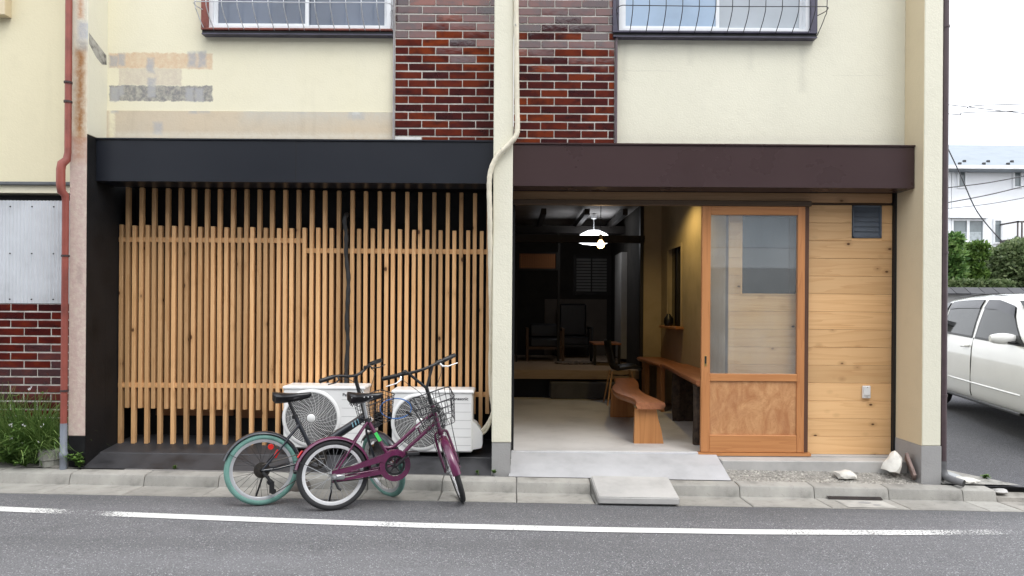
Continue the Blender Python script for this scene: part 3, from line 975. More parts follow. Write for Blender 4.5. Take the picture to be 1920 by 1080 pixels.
# sliding door
DX0, DX1, DZ0, DZ1, DF, DBk = 1.684, 2.600, .243, 2.430, 6.060, 6.098
ST = .078
dm = MB().box(DX0, DX0 + ST, DF, DBk, DZ0, DZ1, .004).box(DX1 - ST + .012, DX1, DF, DBk, DZ0, DZ1, .004)
door = dm.build('sliding_door', M_DOOR_V, bld)
tag(door, 'reddish timber sliding door with a tall glass pane and a lower wooden panel')
a, c2 = DX0 + ST, DX1 - ST + .012
zm0, zm1, zb = .875, .940, .395
MB().box(a, c2, DF + .002, DBk - .002, DZ1 - .078, DZ1 - .001, .003).build('top_rail', M_DOOR_H, door)
MB().box(a, c2, DF + .002, DBk - .002, zm0, zm1, .003).build('middle_rail', M_DOOR_H, door)
MB().box(a, c2, DF + .002, DBk - .002, DZ0, zb, .003).build('bottom_rail', M_DOOR_H, door)
m, g, b, vec = start('burl_plywood')
w1 = g.noise(vec, 2.4, 5, .6, 1.6).outputs[0]
w2 = g.noise(g.n('Mapping', None, Vector=vec, Scale=(1, 1, .45)).outputs[0], 7, 6, .65, 2.2).outputs[0]
rg_ = g.math('FRACT', g.math('MULTIPLY', w1, 16.0))
c = g.mix(g.mapr(w2, .35, .65), C4((.60, .33, .155)), C4((.42, .185, .075)))
c = g.mix(g.mapr(rg_, .75, 1.0, 0, .35), c, C4((.30, .12, .045)))
c = g.mix(g.mapr(w1, .52, .66, 0, .35), c, C4((.36, .15, .07)))
g.t.links.new(c, b.inputs['Base Color'])
b.inputs['Roughness'].default_value = .38
bump(g, b, w2, .12, .003)
MB().box(a - .004, c2 + .004, DF + .016, DF + .024, zb, zm0).build('panel', m, door)
MB().box(a - .004, c2 + .004, DF + .017, DF + .021, zm1, DZ1 - .078).build('pane', M_DOORGLASS, door)
hd = MB().box(DX0 + .026, DX0 + .048, DF - .0015, DF + .01, 1.005, 1.10, .001).build('handle', pm('brass', (.62, .42, .15), .35, .1, 9, metal=.9), door)
MB().box(DX0 + .030, DX0 + .044, DF - .003, DF - .0012, 1.03, 1.095).build('recess', M_BLACK, hd)
MB().box(1.66, 2.66, 6.05, 6.115, .214, .240).build('sill_board', M_DOOR_H, bld)
sill = MB().box(.004, 1.66, 6.055, 6.10, .222, .243, .002).build('door_sill', pm('pale_sill_rail', (.66, .66, .67), .4, .08, 6, metal=.2), bld)
MB().box(.0015, .022, 6.10, 6.14, .235, 2.47).build('jamb', M_BLACK, bld)

# socket box on the siding
sk_ = thing('outdoor_socket', 'small white weatherproof socket box on the pine siding', 'socket', (3.185, 6.141, .73))
MB().box(3.15, 3.222, 6.117, 6.1415, .722, .835, .006).build('cover', pm('white_plastic', (.72, .72, .71), .4, .04, 8), sk_)
MB().box(3.158, 3.214, 6.107, 6.1175, .748, .832, .006).build('hood', pm('white_plastic_hood', (.76, .76, .75), .35, .04, 8), sk_)
MB().lathe([(0, -.0015), (.003, -.0015), (.003, .0)], 10, (3.186, 6.1065, .822), 1).build('screw', M_BLACK, sk_)
MB().lathe([(0, -.0015), (.003, -.0015), (.003, .0)], 10, (3.186, 6.1165, .735), 1).build('screw', M_BLACK, sk_)

# ================================================================== INTERIOR
FZ = .236
M_IWALL = pm('ochre_plaster', (.46, .38, .25), .85, .10, 3, .2, 80)
M_IDARK = pm('dark_plaster', (.030, .026, .021), .9, .25, 4)
M_IBEAM = pm('dark_beam_timber', (.012, .009, .007), .6, .3, 5)
M_IFLOOR = pm('trowelled_floor', (.56, .545, .53), .62, .16, 1.6, .12, 40, spots=.22, rvar=.1)
M_PLATF = wood('platform_boards', (.40, .30, .22), (.30, .21, .145), 0, .8, .55, 0, .05)
tag(MB().box(-.05, 2.14, 6.10, 9.82, .05, FZ).build('interior_floor', M_IFLOOR), kind='structure')
MB().box(2.14, 2.26, 6.245, 8.60, .1, 3.05).box(2.14, 2.26, 9.40, 9.8, .1, 3.05).box(2.14, 2.26, 8.6, 9.4, .1, 1.29).box(2.14, 2.26, 8.6, 9.4, 2.36, 3.05).box(1.88, 2.14, 9.8, 9.86, .1, 3.05).build('interior_side_wall', M_IWALL, bld)
MB().box(-.12, -.03, 6.5, 13.2, .05, 3.05).build('interior_wall', M_IDARK, bld)
for q_ in ((-.12, 3.44, 13.0, 13.15), (2.26, 3.44, 6.26, 6.35), (1.885, 1.96, 9.87, 13)):
    MB().box(*q_, .05, 3.05).build('interior_wall', M_IDARK, bld)
MB().box(-.12, 3.44, 6.16, 13.2, 3.05, 3.15).build('interior_ceiling', pm('dim_ceiling', (.34, .33, .32), .8, .15, 3), bld)
MB().box(-.05, 3.44, 6.15, 6.24, 2.5, 3.05).build('lintel', M_IBEAM, bld)
for y, z0, z1 in ((9.80, 2.47, 2.57), (8.2, 2.92, 3.05), (11.4, 2.78, 2.90), (12.4, 2.78, 2.9)):
    MB().box(-.05, 1.9, y, y + .11, z0, z1).build('beam', M_IBEAM, bld)
for x in (.42, 1.05, 1.6):
    MB().box(x, x + .07, 9.91, 13, 2.88, 2.97).build('beam', M_IBEAM, bld)
MB().box(1.83, 1.878, 9.76, 9.87, FZ, 3.05).build('post', M_IBEAM, bld)
plat = MB().box(-.03, 1.885, 9.80, 13.0, .505, .632).build('raised_floor', M_PLATF)
tag(plat, kind='structure')
MB().box(-.03, 1.885, 10.1, 10.2, .2, .50).build('plinth', M_BLACK, bld)
tag(MB().box(.55, 1.62, 9.66, 10.02, FZ, .47, .012).build('step_stone', pm('dark_step_stone', (.085, .085, .09), .7, .2, 6, .3, 60)), 'long dark stone step below the raised floor', 'step')
# side window
iw = MB().box(2.128, 2.145, 8.6, 8.64, 1.29, 2.36).box(2.128, 2.145, 9.36, 9.4, 1.29, 2.36).box(2.128, 2.145, 8.64, 9.36, 2.32, 2.36).build('interior_window', M_IWALL, bld)
MB().box(2.2, 2.21, 8.6, 9.4, 1.29, 2.36).build('pane', M_DARKGLASS, iw)
MB().box(2.17, 2.2, 8.98, 9.03, 1.29, 2.36).box(2.17, 2.2, 8.6, 8.65, 1.29, 2.36).build('sash', M_IBEAM, iw)
MB().box(2.04, 2.2, 8.50, 9.46, 1.262, 1.292, .004).build('sill', M_DOOR_H, iw)
# rear shuttered window and lower plaster panel
rw = MB().box(1.16, 1.98, 12.965, 12.999, 1.78, 2.52).build('rear_window', M_IBEAM, bld)
for s in (0, 1):
    for k in range(11):
        MB().box(1.22 + .30 * s, 1.49 + .30 * s, 12.94, 12.964, 1.85 + k * .058, 1.89 + k * .058).build('slat', pm('grey_louvre', (.22, .22, .21), .6, .1, 6) if s == 0 and k == 0 else bpy.data.materials['grey_louvre'], rw)
MB().box(.62, 1.80, 12.97, 12.998, .632, 1.70).build('wainscot', pm('brown_wainscot', (.13, .105, .085), .8, .15, 3), bld)
MB().box(1.79, 1.884, 11.2, 11.9, .70, 2.45).build('paper_screen', pm('dim_paper', (.36, .35, .33), .8, .06, 3), bld)
# lit carved transom panel
m, g, b, vec = start('carved_transom')
vo = g.n('TexVoronoi', {'feature': 'DISTANCE_TO_EDGE'}, Vector=g.n('Mapping', None, Vector=vec, Scale=(26, 1, 34)).outputs[0], Scale=1.0, Randomness=0.25)
hol = g.mapr(vo.outputs[0], .18, .26)
g.t.links.new(g.mix(hol, (.42, .16, .05, 1), (.05, .018, .008, 1)), b.inputs['Base Color'])
tp = thing('transom_panel', 'pierced orange-brown wooden transom panel above the inner doorway', 'panel', (.40, 11.3, 2.25))
MB().box(.12, .72, 11.28, 11.30, 2.18, 2.42).build('lattice', m, tp)
MB().box(.09, .75, 11.27, 11.31, 2.42, 2.45).box(.09, .75, 11.27, 11.31, 2.15, 2.18).box(.09, .12, 11.27, 11.31, 2.18, 2.42).box(.72, .75, 11.27, 11.31, 2.18, 2.42).box(.06, .09, 11.27, 11.33, .632, 2.78).box(.75, .79, 11.27, 11.33, .632, 2.78).build('frame', M_IBEAM, tp)
# bench
def slab(pts_l, pts_r, z0, z1, m, name, parent, under=.02):
    """live-edge board: left and right edge points from near to far"""
    L, R_ = smooth_path([Vector((x, y, 0)) for x, y in pts_l], 5), smooth_path([Vector((x, y, 0)) for x, y in pts_r], 5)
    rr = []
    for l, r in zip(L, R_):
        rr.append([Vector((l.x + under, l.y, z0)), Vector((r.x - under, r.y, z0)), Vector((r.x - .002, r.y, z0 + (z1 - z0) * .55)), Vector((r.x - .008, r.y, z1 - .004)), Vector((r.x - .016, r.y, z1)), Vector((l.x + .016, l.y, z1)), Vector((l.x + .008, l.y, z1 - .004)), Vector((l.x + .002, l.y, z0 + (z1 - z0) * .55))])
    return MB().rings(rr).build(name, m, parent, 35)


bn = thing('bench', 'live-edge reddish wooden bench just inside the doorway', 'bench', (1.38, 7.5, FZ))
slab([(1.17, 6.42), (1.19, 6.75), (1.10, 7.2), (1.13, 7.7), (1.24, 8.2), (1.31, 8.75)], [(1.452, 6.42), (1.44, 6.7), (1.40, 7.2), (1.44, 7.7), (1.53, 8.2), (1.575, 8.75)], .568, .632, M_SLAB_WOOD, 'seat', bn)
for y0, xa, xb in ((6.47, 1.165, 1.445), (8.05, 1.17, 1.47)):
    pr_ = [(xa, FZ), (xb, FZ), (xb - .02, .36), (xb - .055, .48), (xb - .07, .567), (xa + .01, .567), (xa + .004, .4)]
    MB().prism([(x, z) for x, z in pr_], 1, y0, y0 + .05).build('leg', M_LEG_WOOD, bn)
# counter along the side wall
ct = thing('counter_shelf', 'live-edge wooden counter on bark-covered log legs along the ochre wall', 'counter', (1.95, 7.3, FZ))
slab([(1.70, 6.30), (1.73, 6.7), (1.76, 7.2), (1.80, 7.8), (1.82, 8.3)], [(2.137, 6.30), (2.137, 6.7), (2.137, 7.2), (2.137, 7.8), (2.137, 8.3)], .80, .852, M_SLAB_WOOD, 'top', ct)


def log(x, y, z0, z1, r, parent, seed, m=None):
    rg = random.Random(seed)
    n = 14
    rr = []
    ph = [rg.uniform(-.2, .2) for _ in range(n)]
    for i in range(9):
        t = i / 8
        k = 1 + .06 * math.sin(5 * t + seed)
        rr.append([Vector((x + r * k * (1 + ph[j] + rg.uniform(-.06, .06)) * math.cos(2 * PI * j / n), y + r * k * (1 + ph[j]) * math.sin(2 * PI * j / n), z0 + (z1 - z0) * t)) for j in range(n)])
    return MB().rings(rr).build('leg', m or M_BARK, parent, 50)


log(1.755, 6.44, FZ, .80, .040, ct, 2)
log(1.93, 7.85, FZ, .80, .085, ct, 5)
log(2.04, 7.85, FZ, .80, .075, ct, 9)
c2_ = thing('rear_counter', 'lower live-edge wooden shelf at the far end of the ochre wall', 'counter', (2.0, 9.0, FZ))
slab([(1.82, 8.42), (1.80, 8.8), (1.78, 9.2), (1.76, 9.6), (1.80, 9.74)], [(2.137, 8.42), (2.137, 8.8), (2.137, 9.2), (2.137, 9.6), (2.137, 9.74)], .79, .835, M_SLAB_WOOD, 'top', c2_)
MB().box(1.86, 1.91, 8.5, 8.75, FZ, .79, .004).build('leg', M_LEG_WOOD, c2_)
MB().box(1.84, 1.9, 9.4, 9.65, FZ, .79, .004).build('leg', M_LEG_WOOD, c2_)
# shell chair facing right
ch = thing('shell_chair', 'black moulded shell chair with slim wooden legs beside the raised floor', 'chair', (1.5, 9.2, FZ))
prof_c = [(1.24, 1.09), (1.25, 1.0), (1.275, .88), (1.30, .78), (1.345, .705), (1.42, .68), (1.52, .695), (1.62, .71), (1.70, .70), (1.73, .68)]
rr = []
for i, (x, z) in enumerate(prof_c):
    t = i / (len(prof_c) - 1)
    hw = .19 + .04 * math.sin(PI * t)
    row = []
    for j in range(9):
        s = j / 8 * 2 - 1
        row.append(Vector((x + .06 * s * s * (1 if t < .45 else 0), 9.2 + hw * s, z + .05 * s * s * (1 if t > .35 else .2))))
    rr.append(row)
bm_ = MB()
vs = [p for r in rr for p in r]
bm_.add(vs, [(i * 9 + j, i * 9 + j + 1, (i + 1) * 9 + j + 1, (i + 1) * 9 + j) for i in range(len(rr) - 1) for j in range(8)])
o = bm_.build('seat_shell', M_PLASTIC_BLACK, ch, True)
md = o.modifiers.new('thickness', 'SOLIDIFY')
md.thickness = .012
for sx, sy in ((-1, -1), (-1, 1), (1, -1), (1, 1)):
    MB().tube([(1.47 + .13 * sx, 9.2 + .10 * sy, .68), (1.47 + .20 * sx, 9.2 + .19 * sy, FZ)], [.014, .009], 8).build('leg', M_RAIL, ch, True)
MB().tube([(1.34, 9.1, .62), (1.6, 9.3, .62)], .005).tube([(1.34, 9.3, .62), (1.6, 9.1, .62)], .005).build('brace', M_PLASTIC_BLACK, ch)


def armchair(name, label, x, y, z, w, m, mc, back):
    t = thing(name, label, 'armchair', (x, y, z))
    h = w / 2
    MB().box(x - h + .05, x + h - .05, y - .3, y + .22, z + .24, z + .38, .02).build('seat_cushion', mc, t)
    MB().box(x - h + .05, x + h - .05, y + .18, y + .30, z + .38, z + back, .03).build('back_cushion', mc, t)
    for s in (-1, 1):
        MB().box(x + s * h - .025, x + s * h + .025, y - .34, y + .30, z + .52, z + .555, .006).build('armrest', m, t)
        for yy_ in (-.31, .26):
            MB().box(x + s * h - .02, x + s * h + .02, y + yy_ - .02, y + yy_ + .02, z, z + .52, .004).build('leg', m, t)
    MB().box(x - h, x + h, y - .33, y - .29, z + .2, z + .245).build('front_rail', m, t)


armchair('armchair', 'wooden-armed chair with dark cushions at the left of the raised floor', .56, 11.75, .632, .60, pm('dark_chair_timber', (.10, .05, .022), .5, .2, 9), M_PLASTIC_BLACK, .62)
armchair('armchair', 'black leather armchair with tall back near the rear wall', 1.13, 12.5, .632, .60, M_PLASTIC_BLACK, M_SADDLE, .98)
lt = thing('low_table', 'low table with dark legs and red-brown top on the raised floor', 'table', (1.45, 11.0, .632))
MB().box(1.28, 1.72, 10.7, 11.3, .95, .98, .004).build('top', M_SLAB_WOOD, lt)
for dx in (1.31, 1.69):
    for dy in (10.74, 11.26):
        MB().box(dx - .02, dx + .02, dy - .02, dy + .02, .632, .95).build('leg', M_IBEAM, lt)
mb = MB()
for i in range(60):
    a = random.random() * 2 * PI
    r = .34 * math.sqrt(random.random())
    rr_ = random.uniform(.03, .07)
    mb.add([Vector((1.05 + r * math.cos(a) + q.x * rr_, 11.0 + .6 * r * math.sin(a) + q.y * rr_, .645 + q.z * .025)) for q in IV], IF)
tag(mb.build('fur_rug', pm('mottled_fur', (.16, .13, .11), .95, .6, 9)), 'mottled dark fur rug on the raised floor', 'rug')
# vase on the inner sill
vs_ = MB().lathe([(0, 0), (.05, 0), (.065, .05), (.06, .10), (.03, .14), (.022, .16), (.0, .16)], 16, (2.10, 9.15, 1.2925)).build('vase', M_PLASTIC_BLACK, None, True)
tag(vs_, 'small dark vase on the sill of the interior window', 'vase')
# lamps
pd = thing('pendant_bulb', 'bare glowing bulb hanging on a black cord in the doorway', 'lamp', (.905, 7.0, 2.16))
bx, by = at(1126, 458, 7.0).x, 7.0
bz = at(1126, 458, 7.0).z
pd.location = (bx, by, bz)
MB().tube([(bx, by, bz + .09), (bx, by, 3.05)], .004, 6).build('cord', M_BLACK, pd)
MB().lathe([(0, .10), (.014, .10), (.017, .09), (.017, .045), (0, .045)], 14, (bx, by, bz)).build('socket', pm('aged_brass', (.35, .22, .09), .4, .1, 9, metal=.8), pd)
MB().lathe([(.015, .047), (.022, .035), (.036, .012), (.040, -.008), (.034, -.028), (.018, -.040), (0, -.043)], 18, (bx, by, bz)).build('bulb', glow('bulb_glow', (1.0, .60, .26), 5), pd, True)
pl_ = bpy.data.lights.new('bulb_light', 'POINT')
pl_.energy = 1.6
pl_.color = (1.0, .68, .36)
pl_.shadow_soft_size = .045
po = bpy.data.objects.new('bulb_light', pl_)
COL.objects.link(po)
po.location = (0, 0, -.10)
po.parent = pd
cl = thing('ceiling_lamp', 'round white bowl lamp glowing behind the dark beam', 'lamp', (1.31, 11.0, 2.6))
lx, lz = at(1113, 447, 11.0).x, at(1113, 447, 11.0).z
cl.location = (lx, 11.0, lz)
MB().lathe([(0, .135), (.10, .125), (.20, .075), (.285, .0), (.30, -.045), (.29, -.05), (.20, -.085), (0, -.115)], 28, (lx, 11.0, lz)).build('shade', glow('lamp_shade_glow', (.93, .95, 1.0), 2.2), cl, True)
MB().tube([(lx, 11, lz + .13), (lx, 11, 3.05)], .008).lathe([(0, .37), (.05, .37), (.045, .32), (0, .30)], 12, (lx, 11.0, lz)).build('stem', M_ALU, cl)
# downlight that washes the ochre wall
dl = thing('wall_washer', 'warm downlight fixed to the ceiling by the ochre wall', 'lamp', (1.66, 8.0, 2.95))
MB().lathe([(0, .07), (.05, .07), (.05, -.02), (.045, -.02), (.04, .0), (0, .0)], 18, (1.66, 8.0, 2.95)).build('can', M_ALU, dl)
MB().lathe([(0, -.003), (.036, -.003), (0, -.0031)], 16, (1.66, 8.0, 2.95)).build('lens', glow('washer_glow', (1, .72, .25), 12), dl)
pl2 = bpy.data.lights.new('washer_light', 'SPOT')
pl2.energy = 19
pl2.spot_size = RAD(150)
pl2.spot_blend = .6
pl2.color = (1.0, .72, .28)
pl2.shadow_soft_size = .04
po2 = bpy.data.objects.new('washer_light', pl2)
COL.objects.link(po2)
po2.location = (0, 0, -.03)
po2.parent = dl

# ================================================================== LATTICE SCREENS
SY = 6.18
SW, SD = .034, .044


def screen(label, shorts, talls, zt, zs, zbt, zbs, r1, r2, x0, x1):
    t = thing('lattice_screen', label, 'screen', ((x0 + x1) / 2, SY, .2), 'timber lattice screens')
    cx = (x0 + x1) / 2
    lt_, ls_ = zt - zbt, zs - zbs
    mt = MB().box(-SW / 2, SW / 2, 0, SD, 0, lt_, .0025).mesh('slat', M_SLAT)
    ms = MB().box(-SW / 2, SW / 2, 0, SD, 0, ls_, .0025).mesh('slat', M_SLAT)
    for x in talls:
        place('slat', mt, t, (x, SY + random.uniform(-.001, .001), zbt - .010 * (x - cx) + random.uniform(-.004, .004)), (0, RAD(random.uniform(-.1, .1)), 0))
    for x in shorts:
        place('slat', ms, t, (x, SY + random.uniform(-.001, .001), zbs - .012 * (x - cx) + random.uniform(-.004, .004)), (0, RAD(random.uniform(-.1, .1)), 0))
    for z in (r1, r2):
        MB().box(x0, x1, SY + .010, SY + .034, z - .022, z + .022, .002).build('rail', M_RAIL, t)


def sx(px):
    return (px - 960 + 1) / FOC * SY


screen('left timber lattice screen with staggered slats next to the black return', [sx(224.6 + 24.6 * k) for k in range(14)], [sx(237.3 + 24.6 * k) for k in range(14)],
       2.575, 2.232, .575, .238, 2.11, .79, sx(219), sx(566))
screen('right timber lattice screen with staggered slats behind the wrapped pipes', [sx(569 + 25.55 * k) for k in range(14)], [sx(581.5 + 25.55 * k) for k in range(14)],
       2.560, 2.218, .56, .215, 2.02, .725, sx(570), -.168)

# ================================================================== AIR CONDITIONERS
M_ACW = pm('white_enamel', (.80, .80, .79), .35, .03, 3, spots=.04)
M_ACG = pm('grille_plastic', (.78, .78, .77), .4, .03, 9)
M_ACD = pm('dark_fan_well', (.02, .02, .022), .6, .2, 6)
M_ACSEAM = pm('panel_seam', (.46, .46, .46), .6, .05, 6)
AW, AH, AD = .695, .525, .265


def air_con(label, x0, yf, z0):
    """origin at the lower left front corner of the casing"""
    t = thing('air_conditioner', label, 'air conditioner', (x0, yf, z0), 'outdoor air conditioner units')
    MB().box(0, AW, 0, AD, 0, AH, .012).build('casing', M_ACW, t, local=True)
    MB().box(-.006, AW + .012, -.008, AD + .004, AH - .02, AH + .012, .010).build('lid', M_ACW, t, local=True)
    c = (.245, 0, .262)
    MB().lathe([(0, -.004), (.222, -.004), (.222, -.0015), (0, -.0015)], 48, c, 1).build('fan_well', M_ACD, t, True, local=True)
    MB().lathe([(.222, -.002), (.225, -.012), (.240, -.012), (.252, -.002)], 56, c, 1).build('fan_surround', M_ACW, t, True, local=True)
    gr = MB()
    nr = 15
    for k in range(1, nr + 1):
        r = .036 + (.218 - .036) * k / nr
        gr.lathe([(r - .0010, -.012), (r + .0010, -.012), (r + .0010, -.008), (r - .0010, -.008)], 56, c, 1, closed=True)
    for s in range(24):
        a0 = 2 * PI * s / 24
        pts = []
        for k in range(9):
            u = k / 8
            r = .034 + .188 * u
            a = a0 + .75 * u + .12 * math.sin(3 * u)
            pts.append((c[0] + r * math.cos(a), -.0125, c[2] + r * math.sin(a)))
        gr.tube(pts, .0011, 4, False)
    tag(gr.build('grille', M_ACG, t, local=True), kind='stuff')
    MB().lathe([(0, -.020), (.028, -.019), (.036, -.013), (.036, -.006), (0, -.006)], 28, c, 1).build('hub_cap', M_ACG, t, True, local=True)
    for k in range(6):
        z = .06 + k * .072
        MB().box(.505, AW - .012, -.0012, .001, z, z + .0035).build('seam', M_ACSEAM, t, local=True)
    vc = MB()
    pts = [(.0, .015), (.075, .03), (.085, .06), (.085, .16), (.03, .24), (.0, .26)]
    vc.prism([(AW + x, z) for x, z in pts], 1, .05, .20).build('valve_cover', M_ACW, t, local=True)
    for x in (.08, .53):
        MB().box(x, x + .05, -.01, AD + .02, -.06, -.001, .004).build('foot', M_PLASTIC_BLACK, t, local=True)
    lettering('brand_lettering', 'Panasonic', .037, pm('black_print', (.02, .02, .022), .5, 0, 5), t, (.512, -.0010, .452), (PI / 2, 0, 0), .0007)
    return t


ac1 = air_con('white outdoor air conditioner in front of the left lattice screen', -1.968, 5.885, .29)
ac2 = air_con('white outdoor air conditioner beside the middle pillar', -1.03, 5.885, .262)

# ---------------- wrapped refrigerant pipes
M_WRAP = pm('cream_pipe_wrap', (.70, .65, .52), .7, .08, 14, .3, 60)
M_WRAPB = pm('black_pipe_wrap', (.017, .017, .018), .6, .3, 20, .5, 70)
o = MB()
pts = [at(905, 808, 6.0), at(917, 792, 5.95), at(925, 770, 5.93), at(921, 735, 5.90), at(920, 690, 5.88), at(921, 600, 5.80), at(919, 480, 5.74), at(918, 400, 5.69), at(917, 345, 5.685), at(921, 316, 5.685), at(933, 292, 5.685), at(953, 272, 5.685), at(967, 255, 5.685), at(970, 236, 5.69), at(969, 190, 5.70), at(968, 60, 5.70), at(967, -120, 5.70)]
path = smooth_path(pts, 8)
rs = [.0215 + .0012 * math.sin(i * 1.9) for i in range(len(path))]
wp = thing('wrapped_pipe', 'cream tape-wrapped air conditioner pipe climbing over the middle pillar', 'pipe', tuple(pts[0]))
MB().tube(path, rs, 12).build('pipe', M_WRAP, wp, True)
pts2 = [at(894, 815, 6.0), at(908, 812, 5.96), at(918, 795, 5.92), at(923, 770, 5.89), at(922, 740, 5.87), at(923, 700, 5.85)]
MB().tube(smooth_path(pts2, 8), .009, 8).build('thin_pipe', M_WRAP, wp, True)
for px, py in ((941, 282), (968, 50)):
    q = at(px, py, 5.69)
    MB().tube([q + Vector((-.012, -.026, .012)), q + Vector((.02, .03, -.02))], .004, 6).build('clip', M_STEEL, wp)
pts = [at(650, 760, 6.16), at(649, 700, 6.15), at(652, 640, 6.15), at(650, 600, 6.15), at(652, 560, 6.148), at(653, 520, 6.148), at(649, 480, 6.15), at(649, 440, 6.15), at(646, 415, 6.15), at(649, 404, 6.17), at(651, 402, 6.30)]
path = smooth_path(pts, 8)
rs = [.019 + .002 * math.sin(i * 1.3) + .0015 * math.sin(i * .6 + 1) for i in range(len(path))]
tag(MB().tube(path, rs, 12).build('black_wrapped_pipe', M_WRAPB, None, True), 'wavy black tape-wrapped pipe running up the lattice screen', 'pipe')

# ---------------- drainpipes
M_REDPIPE = pm('red_brown_pipe', (.27, .068, .05), .5, .22, 5, .1, 30, spots=.2)
M_GREYPVC = pm('grey_pvc', (.20, .22, .26), .45, .1, 8)
dp = thing('drainpipe', 'red-brown downpipe with a grey foot between the two buildings', 'drainpipe', (-3.74, 5.66, .17))
xq = -3.735
pts = [(xq + .035, 5.675, 6.0), (xq + .035, 5.675, 2.78), (xq + .03, 5.67, 2.72), (xq + .005, 5.645, 2.68), (xq, 5.64, 2.63), (xq, 5.64, 2.50), (xq + .005, 5.645, 2.45), (xq + .022, 5.665, 2.42), (xq + .022, 5.67, 2.36), (xq + .018, 5.67, .53)]
MB().tube(pts, [.026, .026, .03, .034, .034, .034, .034, .03, .026, .026], 14).build('pipe', M_REDPIPE, dp, True)
MB().tube([(xq + .018, 5.67, .53), (xq + .018, 5.67, .29), (xq + .018, 5.67, .285), (xq + .018, 5.67, .25), (xq + .018, 5.67, .245), (xq + .018, 5.67, .14)], [.027, .027, .033, .033, .028, .028], 14).build('foot', M_GREYPVC, dp, 50)
for z in (3.20, 3.36, 1.92, .80):
    MB().lathe([(.026, -.008), (.032, -.008), (.032, .008), (.026, .008)], 16, (xq + (.035 if z > 2.7 else .021), 5.672, z), closed=True).build('bracket', pm('dark_bracket', (.05, .03, .03), .6, .2, 9) if z == 3.2 else bpy.data.materials['dark_bracket'], dp)
M_BRPIPE = pm('dark_brown_pipe', (.075, .05, .055), .45, .15, 6)
dp2 = thing('drainpipe', 'dark brown downpipe at the right corner with an elbow at the kerb', 'drainpipe', (3.635, 5.70, .06))
xq = 3.632
MB().tube([(xq, 5.74, 6), (xq, 5.74, .25)], .026, 14).build('pipe', M_BRPIPE, dp2, True)
elb = smooth_path([(xq, 5.74, .25), (xq + .0, 5.735, .16), (xq + .02, 5.70, .115), (xq + .085, 5.60, .095)], 6)
MB().tube(elb, [.03] * len(elb), 16, False).build('elbow', pm('dark_grey_pvc', (.12, .12, .125), .5, .2, 10), dp2, True)
q = elb[-1]
MB().tube([elb[-2], elb[-2] + (elb[-1] - elb[-2]) * .99], .0285, 16, True).build('outlet', M_BLACK, dp2)
for z in (3.9, 2.0, .8):
    MB().lathe([(.026, -.009), (.031, -.009), (.031, .009), (.026, .009)], 16, (xq, 5.74, z), closed=True).build('bracket', M_BRPIPE, dp2)

# ================================================================== NEIGHBOURING BUILDING (left)
nb = thing('neighbouring_building', 'cream house with white corrugated sheeting and red tile base at the left edge', 'building', (-5.0, 6.0, 0))
NY = 5.98
MB().box(-9, -3.718, NY, NY + .2, 2.585, TOP).build('wall', stucco('yellow_cream_render', (.76, .70, .50), fine=.25), nb)
MB().box(-9, -3.72, NY - .05, NY + .2, 2.555, 2.583, .004).build('ledge', pm('dark_ledge', (.10, .11, .12), .5, .2, 6), nb)
MB().box(-9, -3.72, NY - .02, NY + .2, 2.49, 2.554).build('soffit', M_WALL_L, nb)
MB().box(-9, -3.72, NY + .12, NY + .3, 1.5, 2.489).build('shadow_backing', M_BLACK, nb)  # black colour stands in for the shadow in the recess below the ledge
# small projecting hood at the extreme left
MB().box(-4.75, -4.40, 5.90, NY, 4.02, 4.9, .004).build('shutter_box', stucco('hood_render', (.70, .60, .42), fine=.2), nb)
# corrugated sheet
mb = MB()
x = -9.0
row = []
while x < -3.765:
    row.append(x)
    x += .004
vs, fs = [], []
for i, x in enumerate(row):
    y = NY - .005 + .009 * math.sin(2 * PI * x / .032)
    vs += [(x, y, 1.525), (x, y, 2.425 + .0 * x)]
for i in range(len(row) - 1):
    fs.append((2 * i, 2 * i + 2, 2 * i + 3, 2 * i + 1))
cs = MB().add(vs, fs).build('corrugated_sheet', pm('white_corrugated', (.62, .645, .68), .45, .10, 3, spots=.06), nb, True)
for k in range(10):
    for z in (2.37, 1.96, 1.56):
        x = -3.82 - k * .19
        MB().lathe([(0, -.006), (.006, -.005), (.007, 0)], 8, (x, NY - .013, z), 1).build('screw', M_BLACK, cs)
tile_panel(nb, -5.8, -3.722, .1, 1.52, NY - .01, M_TILE_N, 1)
MB().box(-9, -5.8, NY, NY + .15, .1, 1.52).build('base_wall', M_TILE_N, nb)
MB().box(-9, -3.722, NY - .005, NY + .1, -.1, .1).build('footing', M_BASE_GREY, nb)

# planting strip
mb = MB()
nx, ny = 30, 5
gv = [(-8.4 + 4.82 * i / nx, 5.69 + .30 * j / ny, .098 + gz(-8.4 + 4.82 * i / nx) + .01 * j + random.uniform(0, .02)) for i in range(nx + 1) for j in range(ny + 1)]
fs = [(i * (ny + 1) + j, (i + 1) * (ny + 1) + j, (i + 1) * (ny + 1) + j + 1, i * (ny + 1) + j + 1) for i in range(nx) for j in range(ny)]
tag(MB().add(gv, fs).build('planting_strip', M_GRAVEL, None, True), kind='structure')

# ================================================================== PLANTS
def leafmat(name, c0, c1, c2, rough=.5, trans=.15):
    m, g, b, vec = start(name)
    ri = g.n('NewGeometry').outputs['Random Per Island']
    c = g.ramp(ri, [(0, c0), (.5, c1), (1, c2)])
    g.t.links.new(c, b.inputs['Base Color'])
    b.inputs['Roughness'].default_value = rough
    b.inputs['Specular IOR Level'].default_value = .35
    tr = g.n('BsdfTranslucent', None, Color=c)
    mxs = g.n('MixShader', None, i0=trans, i1=b.outputs[0], i2=tr.outputs[0])
    out = [n for n in g.t.nodes if n.type == 'OUTPUT_MATERIAL'][0]
    g.t.links.new(mxs.outputs[0], out.inputs[0])
    return m


